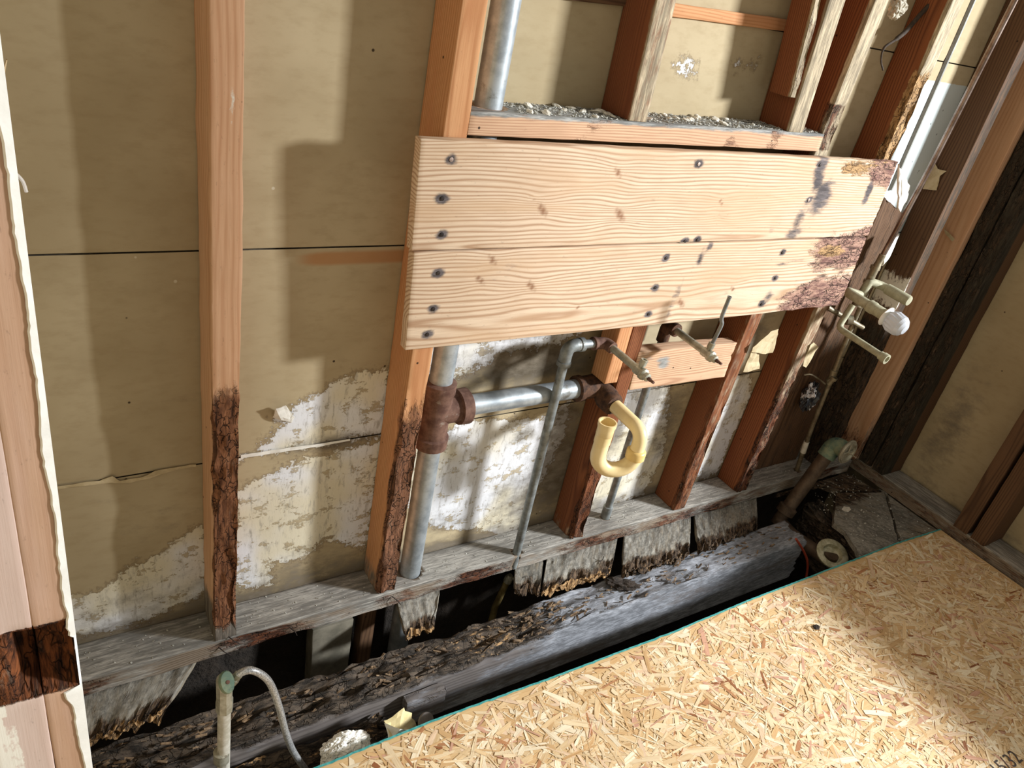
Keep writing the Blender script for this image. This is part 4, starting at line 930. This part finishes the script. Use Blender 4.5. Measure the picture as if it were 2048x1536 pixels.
# ------------------------------------------------------------------ door jamb at the left edge of the view
YJ = -.50
def jx(px, py): return at(px, py, 'y', YJ)
G_J = 'jamb studs at the left edge'
hole_z0, hole_z1 = .585, .695
def jamb_rot(p, a, b, c): return 1.2 * ss(p.z, hole_z0 - .012, hole_z0) * (1 - ss(p.z, hole_z1, hole_z1 + .012))
def jamb(name, x0, x1, lab, seed, lean, pnt, carve):
    V0 = [(x0, YJ, -.03), (x1, YJ, -.03), (x0, YJ + .10, -.03), (x1, YJ + .10, -.03)]
    V1 = [(x0 + lean, YJ, 1.75), (x1 + lean, YJ, 1.75), (x0 + lean, YJ + .10, 1.75), (x1 + lean, YJ + .10, 1.75)]
    o = lumber('jamb_stud', 'paintedstud' if name == 'r' else 'pinkpaint', V0, V1, seed=seed, res=(.009, .006), rot=jamb_rot, pnt=pnt, amp=.004)
    for v in o.data.vertices:
        p = o.matrix_world @ v.co if False else v.co + o.location
        k = ss(p.z, hole_z0, hole_z0 + .01) * (1 - ss(p.z, hole_z1 - .01, hole_z1)) * (1 - ss(p.y - YJ, .0, .075))
        d = carve(p) * k
        if d > 0: v.co.y += min(.06, d + .012 * noise.noise(p * 70) * k)
    return tag(o, lab, 'stud', G_J)
jamb('l', -.392, -.3285, 'pinkish jamb stud at the left edge of the view, left of the dark crack', 301, .012,
     lambda p, a, b, c: .95 if p.x < -.372 + .008 * noise.noise(p * 12) and p.z < .72 else (.6 * (1 - ss(p.z, .5, .6)) if b < .5 else .12), lambda p: .05 * ss(p.x, -.352, -.340))
jamb('r', -.3265, -.2850, 'tan jamb stud at the left edge with a rotted notch and white painted edge', 302, .006,
     lambda p, a, b, c: 0., lambda p: .030 + .02 * noise.noise(p * 40))
je = bpy.data.objects['jamb_stud.001']
# thick paint and plaster left along the edge
m = MB(); nz_ = 260
for j in range(nz_ + 1):
    z = -.02 + 1.77 * j / nz_; lx = .006 * (z + .03) / 1.78
    wd = .0085 + .0045 * noise.noise(Vector((z * 11, 3, 1))) + .0022 * noise.noise(Vector((z * 47, 1, 5))) + .0012 * noise.noise(Vector((z * 140, 2, 5)))
    if hole_z0 - .01 < z < hole_z1 - .025: wd = .0
    if z < hole_z0 - .01: wd += .004 + .010 * ss(z, hole_z0 - .06, hole_z0 - .01)
    i0 = len(m.v); xe = -.2850 + lx + .0022
    m.v += [Vector((xe - max(wd, .0025), YJ - .0006, z)), Vector((xe - max(wd - .002, .002), YJ - .0028 if wd > 0 else YJ, z)), Vector((xe, YJ - .002 if wd > 0 else YJ + .003, z)), Vector((xe + .0006, YJ + .02, z)), Vector((xe - .002, YJ + .06, z))]
    if j:
        for k in range(4): m.f.append((i0 - 5 + k, i0 - 4 + k, i0 + 1 + k, i0 + k))
m.build('white_paint_edge', M['paint'], je)
# lath behind it, its tip split off, and a wire
ls = MB(); lp = [at(x, y, 'y', -.38) for x, y in ((45, 560), (34, 470), (22, 380), (10, 290), (2, 215), (3, 165), (14, 120))]
for j, p in enumerate(lp):
    wv = .0016 if j < len(lp) - 1 else .0003
    i0 = len(ls.v); ls.v += [p + Vector((-wv, 0, 0)), p + Vector((wv, 0, 0)), p + Vector((wv, .006, 0)), p + Vector((-wv, .006, 0))]
    if j: ls.bridge(range(i0 - 4, i0), range(i0, i0 + 4))
low = at(110, 1040, 'y', -.38); i0 = len(ls.v); ls.v += [low + Vector((-.0018, 0, 0)), low + Vector((.0018, 0, 0)), low + Vector((.0018, .006, 0)), low + Vector((-.0018, .006, 0))]; ls.bridge(range(i0, i0 + 4), range(0, 4))
lo2 = Vector((low.x, low.y, -.03)); i1 = len(ls.v); ls.v += [lo2 + Vector((-.0018, 0, 0)), lo2 + Vector((.0018, 0, 0)), lo2 + Vector((.0018, .006, 0)), lo2 + Vector((-.0018, .006, 0))]; ls.bridge(range(i1, i1 + 4), range(i0, i0 + 4))
o = ls.build('lath_strip', mat_simple('pale_lath', S(206, 176, 130), S(232, 212, 172), 30., .8)); tag(o, 'thin pale lath with a split pointed tip behind the left jamb', 'lath'); setorigin(o, lo2)
m = MB(); wp = arc_path([at(-30, 310, 'y', -.45), at(4, 325, 'y', -.45), at(28, 344, 'y', -.45), at(45, 362, 'y', -.45), at(53, 384, 'y', -.45)], 6); m.sweep(wp, .0016, 8)
o = m.build('wire', M['wiregrey']); tag(o, 'bent grey wire poking out from the left edge of the view', 'wire'); setorigin(o, wp[0])

# ------------------------------------------------------------------ battens on the wallboard, groove cover
for nm, pts, lab in (('batten', [(1.0, 1.444), (1.37, 1.457)], 'pale wooden batten on the wallboard behind the two short studs'),):
    (xa, za), (xb, zb) = pts
    o = along_x('batten', 'fir', xa - .10, xb + .03, D - .009, D - .0005, za, za + .026, dz=zb - za + .004, seed=310, stn=lambda p, a, b, c: .15); tag(o, lab, 'batten')
o = along_x('batten', 'oldbrown', .60, .85, D - .009, D - .0005, 1.438, 1.475, dz=.012, seed=311); tag(o, 'brown batten on the wallboard right of the big pipe, at the top', 'batten')
m = MB()
for j in range(60):
    z = 1.075 + .625 * j / 59; x = 2.078 + .006 * (z - 1.2); q = .0012 * noise.noise(Vector((z * 8, 0, 0)))
    i0 = len(m.v); m.v += [Vector((x - .010, D - .0008, z)), Vector((x - .003, D - .0075 + q, z)), Vector((x + .003, D - .0075 + q, z)), Vector((x + .010, D - .0008, z))]
    if j:
        for k in range(3): m.f.append((i0 - 4 + k, i0 - 3 + k, i0 + 1 + k, i0 + k))
o = m.build('joint_bead', mat_simple('joint_bead_paint', S(120, 122, 116), S(150, 152, 146), 20., .6)); tag(o, 'grey joint bead running up the middle of the white painted strip', 'strip'); setorigin(o, m.v[0])

# ------------------------------------------------------------------ scraps of paper and plaster hanging on the timbers
def scrap(name, pts, mat, lab, cat, th=.0012, curl=.006, group=None, off=None):
    """a small torn sheet: outline points (3D), crinkled, with thickness"""
    import bmesh
    c = sum(pts, Vector()) / len(pts); nrm = Vector()
    for a, b in zip(pts, pts[1:] + pts[:1]): nrm += (a - c).cross(b - c)
    nrm.normalize()
    bm = bmesh.new(); vs = [bm.verts.new(p) for p in pts]; bm.faces.new(vs)
    bmesh.ops.triangulate(bm, faces=bm.faces[:]); bmesh.ops.subdivide_edges(bm, edges=bm.edges[:], cuts=3, use_grid_fill=True)
    for v in bm.verts:
        v.co += nrm * curl * noise.noise(v.co * 38 + Vector((c.x * 9, 0, 0))) + Vector((noise.noise(v.co * 90), noise.noise(v.co * 90 + Vector((5, 0, 0))), noise.noise(v.co * 90 + Vector((0, 5, 0))))) * th * .8
    bm.normal_update()
    geo = bmesh.ops.extrude_face_region(bm, geom=bm.faces[:])
    for v in geo['geom']:
        if isinstance(v, bmesh.types.BMVert): v.co += nrm * th
    bmesh.ops.recalc_face_normals(bm, faces=bm.faces[:])
    me = bpy.data.meshes.new(name); bm.to_mesh(me); bm.free(); me.materials.append(mat)
    o = bpy.data.objects.new(name, me); COL.objects.link(o)
    if lab: tag(o, lab, cat, group); setorigin(o, c)
    return o
def onpx(pl, ax, v): return [at(x, y, ax, v) for x, y in pl]
G_PS = 'torn paper scraps'
scrap('paper_scrap', onpx([(1520, 682), (1542, 664), (1557, 658), (1556, 668), (1545, 672), (1546, 705), (1530, 708), (1503, 704), (1505, 694)], 'y', -.012), M['paper'], 'torn tan paper folded over the stud below the wide boards, upper piece', 'paper scrap', group=G_PS)
scrap('paper_scrap', onpx([(1503, 703), (1518, 708), (1520, 738), (1487, 745), (1497, 718)], 'y', -.006), M['paper'], 'small triangular tan paper below the folded scrap on the stud', 'paper scrap', group=G_PS)
scrap('paper_scrap', onpx([(1620, 690), (1628, 685), (1637, 694), (1620, 708), (1612, 735), (1606, 732)], 'y', -.0016), M['paper'], 'tiny tan paper scrap on the stud left of the shower valve', 'paper scrap', group=G_PS)
xr = 2.235
scrap('paper_scrap', onpx([(1868, 322), (1876, 338), (1892, 342), (1880, 352), (1872, 354), (1870, 360), (1876, 366), (1873, 381), (1846, 378), (1862, 335)], 'x', xr), M['paper'], 'ragged pale paper scrap sticking out behind the chrome shower pipe', 'paper scrap', group=G_PS)
scrap('paper_scrap', onpx([(1889, 458), (1898, 466), (1909, 478), (1905, 483), (1897, 475), (1890, 468)], 'x', 2.45), M['paper'], 'small curled paper bit on the brown stud right of the shower pipe', 'paper scrap', group=G_PS)
scrap('wallboard_edge', onpx([(1798, 330), (1806, 345), (1820, 372), (1815, 395), (1800, 425), (1797, 385)], 'y', .0), M['whitepaper'], 'broken white wallboard edge behind the right end of the upper board', 'wallboard', th=.006, curl=.003)
scrap('wallboard_edge', onpx([(1770, 506), (1783, 478), (1800, 470), (1780, 515), (1765, 533)], 'y', .03), M['whitepaper'], 'narrow broken wallboard edge beside the sleeve of the shower pipe', 'wallboard', th=.006, curl=.003)
fl_ = scrap('paper_flap', [at(545, 834, 'y', D - .003), at(552, 818, 'y', D - .022), at(572, 812, 'y', D - .020), at(590, 836, 'y', D - .006), at(584, 846, 'y', D - .002), at(562, 838, 'y', D - .010)], M['whitepaper'], None, None)
fl_.parent = wall_back
for nm, pl in (('torn_tape', [(104, 975), (160, 966), (200, 962), (225, 952), (240, 962), (280, 956), (310, 942), (345, 936), (392, 929), (392, 933), (340, 942), (300, 956), (262, 966), (220, 966), (150, 973), (104, 980)]), ('torn_tape', [(482, 911), (560, 898), (640, 888), (700, 878), (700, 881), (640, 893), (560, 905), (482, 917)])):
    o = scrap(nm, onpx(pl, 'y', D - .004), M['paper'] if pl[0][0] < 200 else M['whitepaper'], None, None, curl=.003); o.parent = wall_back
# black crumpled plastic down in the bay beside the valve riser
def crumple(name, c, r, mat, lab, cat, seed, squash=(1, 1, 1), rough=.35, sub=4, parent=None, rotz=0.):
    import bmesh
    bm = bmesh.new(); bmesh.ops.create_icosphere(bm, subdivisions=sub, radius=1.)
    sd = Vector((seed * 3.7, seed * 1.3, seed))
    for v in bm.verts:
        n = v.co.normalized(); k = 1 + rough * (noise.noise(n * 2.2 + sd) + .6 * (1 - 2 * abs(noise.noise(n * 4.5 + sd))) - .2 + .25 * (1 - 2 * abs(noise.noise(n * 9 + sd))))
        v.co = Vector((n.x * squash[0], n.y * squash[1], n.z * squash[2])) * r * k
    bmesh.ops.rotate(bm, verts=bm.verts[:], cent=(0, 0, 0), matrix=Matrix.Rotation(rotz, 3, 'Z'))
    me = bpy.data.meshes.new(name); bm.to_mesh(me); bm.free(); me.materials.append(mat)
    o = bpy.data.objects.new(name, me); COL.objects.link(o); o.location = c
    if lab: tag(o, lab, cat)
    return o
M['foil'] = mat_simple('black_white_foil', S(30, 32, 36), S(60, 64, 72), 24., .3, .1, .4, .002, S(206, 212, 222), (.50, .54))
crumple('crumpled_plastic', at(1619, 794, 'y', .048), .032, M['foil'], 'crumpled black and white plastic stuffed behind the valve riser', 'plastic scrap', 4, (.75, .7, 1.5), .55)
crumple('plaster_lump', at(1795, 14, 'y', .03), .020, mat_simple('grey_plaster', S(150, 142, 124), S(206, 200, 184), 60., .9, 0., .6, .002), 'grey crumbled plaster lump stuck on the wallboard at the top right', 'plaster', 9, (1.1, .8, 1.2), .4)
m = MB(); cp = arc_path([at(1872, -5, 'y', .06), at(1840, 30, 'y', .06), at(1812, 62, 'y', .055), at(1790, 80, 'y', .05), at(1768, 96, 'y', .048), at(1762, 120, 'y', .046), at(1766, 140, 'y', .048)], 6)
m.sweep(cp, [.006] * 18 + [.0035] * 8 + [.0024] * 12, 10); o = m.build('cable', M['cable']); tag(o, 'old dark cloth cable hanging against the stud at the top right', 'cable'); setorigin(o, cp[0])

# ------------------------------------------------------------------ waste by the strand board's corner
nb = at(690, 1500, 'y', -.315)
crumple('crumpled_newspaper', nb, .040, M['news'], 'ball of crumpled printed newspaper tucked by the strand board edge', 'paper', 12, (1.3, .75, .9), .26, 5)
pc_ = [at(x, y, 'y', yy) for x, y, yy in ((766, 1444, -.31), (790, 1437, -.275), (806, 1417, -.29), (826, 1434, -.29), (840, 1456, -.30), (800, 1462, -.345), (780, 1478, -.355))]
scrap('folded_card', pc_, M['yellowcard'], 'folded yellowish card leaning out beside the newspaper ball', 'card', curl=.012)
scrap('white_leaflet', [at(x, y, 'y', yy) for x, y, yy in ((768, 1446, -.318), (800, 1459, -.352), (838, 1457, -.325), (846, 1466, -.362), (776, 1490, -.362), (776, 1470, -.34))], M['whitepaper'], 'white printed leaflet edge under the folded card', 'paper', curl=.004)
q = at(852, 1444, 'y', -.318); m = MB().lathe(q, (.25, -.75, .6), [(-.004, .021), (-.003, .0225), (.002, .0225), (.003, .021)], 30)
o = m.build('grey_disc', mat_simple('grey_plastic_disc', S(110, 104, 100), S(134, 126, 120), 20., .7)); tag(o, 'round grey disc standing behind the folded card', 'disc'); setorigin(o, q)
q = at(220, 1508, 'z', -.12)
scrap('paint_chip', [q + Vector(v) for v in ((-.020, -.004, 0), (-.008, -.009, .002), (.012, -.006, .001), (.026, .004, 0), (.008, .006, .003), (-.012, .005, .002))], M['tealpaint'], 'teal paint chip lying on the rotten beam at the lower left', 'paint chip', curl=.004)
q = at(1692, 1018, 'z', -.055); scrap('plaster_chip', [q + Vector(v) for v in ((-.018, .006, 0), (.006, .014, 0), (.026, .004, 0), (.022, -.008, 0), (-.004, -.014, 0), (-.016, -.006, 0))], M['plaster'], 'pale flat chip lying on the corner subfloor board', 'chip', th=.003, curl=.002)
q = at(1633, 1254, 'z', OZ + .003); crumple('dark_chip', q, .009, M['bark'], 'dark blue grey chip lying alone on the strand board', 'chip', 21, (1.2, .8, .35), .4, 3)
q = at(1243, 1168, 'z', -.070); crumple('bark_chunk', q, .022, M['bark'], 'charred wood chunk lying on top of the black beam', 'wood chunk', 22, (2.0, .75, .5), .55, 4, rotz=-.55)
# crumbs on the ledge: the larger ones one by one, the dust as stuff
rs = random.Random(31)
G_C = 'plaster crumbs on the ledge'
first = None
def ledge_z(x): return 1.2365 + .012 * (x - .46) / 1.048
for i in range(46):
    x = .58 + .9 * rs.random() ** .8; y = rs.uniform(.012, .094)
    if abs(x - .875) < .045 or abs(x - 1.39) < .05 or abs(x - 1.31) < .03: continue
    r = rs.uniform(.0035, .009) * (1.5 if rs.random() < .15 else 1)
    if first is None or i % 7 == 0:
        o = crumple('plaster_crumb', (x, y, ledge_z(x) + r * .3), r, M['plaster'], 'white plaster crumb lying in the dust on the rough sawn ledge', 'plaster crumb', 40 + i, (1.4, 1., .45), .5, 2); first = o
    else:
        o = first.copy(); COL.objects.link(o); o.location = (x, y, ledge_z(x) + r * .3)
    o['group'] = G_C; o.rotation_euler = (rs.uniform(-.3, .3), rs.uniform(-.3, .3), rs.uniform(0, 6))
def specks(name, n, place, mat, lab, cat, smin, smax, seed, flat=.35, parent=None, aspect=1.6, bend=0):
    rr = random.Random(seed); m = MB()
    for i in range(n):
        p, dirv = place(rr)
        if p is None: continue
        s = rr.uniform(smin, smax); M3 = (Matrix.Rotation(rr.uniform(0, 6.28) if dirv is None else dirv + rr.gauss(0, .35), 3, 'Z') @ Matrix.Rotation(rr.uniform(-.5, .5), 3, 'Y') @ Matrix.Rotation(rr.uniform(-.4, .4), 3, 'X'))
        j = [Vector((rr.uniform(.7, 1.2), rr.uniform(.7, 1.2), rr.uniform(.6, 1.2))) for _ in range(8)]
        i0 = len(m.v); m.box(p, (s * aspect, s, s * flat), M3)
        for k in range(8): m.v[i0 + k] = Vector(p) + (m.v[i0 + k] - Vector(p)) * j[k].x
    o = mesh_obj(name, m.v, m.f, mat, parent, smooth=False)
    if lab: tag(o, lab, cat)
    o['kind'] = 'stuff'; return o
specks('plaster_dust', 1700, lambda r: (lambda x: (Vector((x, r.uniform(.006, .099), ledge_z(x) + .0008)), None) if abs(x - .522) > .05 else (None, None))(.48 + 1.02 * r.random() ** .85), M['dust'], 'fine grey plaster rubble strewn over the rough sawn ledge', 'rubble', .0006, .0022, 50)
specks('wood_debris', 420, lambda r: (lambda x: (Vector((x, r.uniform(-.215, -.12), -.078 + .002 * r.random() - .012 * (1 - ss(x, .5, 1.)))), .0))(r.uniform(-.3, 1.0) if r.random() < .8 else r.uniform(1., 1.9)), M['subfloor'] if False else mat_simple('splinters', S(84, 68, 54), S(150, 126, 98), 60., .9, 0., .4, .001, S(50, 40, 32), (.5, .6)), 'splinters and rot crumbs scattered along the top of the long floor beam', 'splinters', .0009, .0030, 51, flat=.5, aspect=4.2)
specks('plate_dust', 420, lambda r: (Vector((r.uniform(-.3, 2.4), r.uniform(.004, .096), .0008)), None), M['dust'], 'grit and plaster specks lying along the sole plate', 'grit', .0004, .0015, 52)
specks('corner_grit', 160, lambda r: (lambda x, y: (Vector((x, y, -.0555)), None))(r.uniform(2.1, 2.47), r.uniform(-.37, -.02)), M['dust'], 'grit lying on the corner subfloor boards', 'grit', .0007, .0024, 53)
# bent nails sticking out
G_N = 'bent nails sticking out of the plate edge'
for px, py, dx, dz, lab in ((466, 1276, .012, -.012, 'bent nail at the foot of the left stud'), (447, 1298, .014, -.014, 'bent nail in the plate edge below the left stud'), (588, 1258, .004, -.012, 'bent nail in the plate edge between the two left studs'),
                       (792, 1196, .01, -.016, 'bent nail in the plate edge at the foot of the orange stud'), (1690 , 556, .012, -.006, 'bent nail at the right end of the lower wide board')):
    p = at(px, py, 'y', -.004 if py > 700 else -.03)
    m = MB(); m.sweep(fillet([p + Vector((-.010, .006, .004)), p + Vector((0, -.010, 0)), p + Vector((dx, -.012, dz))], .004, 4), .0012, 8)
    o = m.build('bent_nail', M['iron']); tag(o, lab, 'nail', G_N); setorigin(o, p)
m = MB(); p = at(1205, 1121, 'z', -.054); m.sweep(fillet([p + Vector((-.014, 0, 0)), p + Vector((.002, .002, .001)), p + Vector((.004, .004, .012))], .003, 4), .0012, 8); o = m.build('bent_nail', M['iron']); tag(o, 'bent nail in the broken subfloor end below the trap', 'nail', G_N); setorigin(o, p)

o = lumber('backing_plank', 'oldbrown', [(1.868, .082, .0), (2.200, .082, .0), (1.868, .1015, .0), (2.200, .1015, .0)], [(1.868, .082, 1.12), (2.200, .082, .995), (1.868, .1015, 1.12), (2.200, .1015, .995)], seed=320, stn=lambda p, a, b, c: .25 + .3 * noise.noise(p * 8), rot=lambda p, a, b, c: .3)
tag(o, 'dark brown plank at the back of the bay behind the bath valve', 'board')
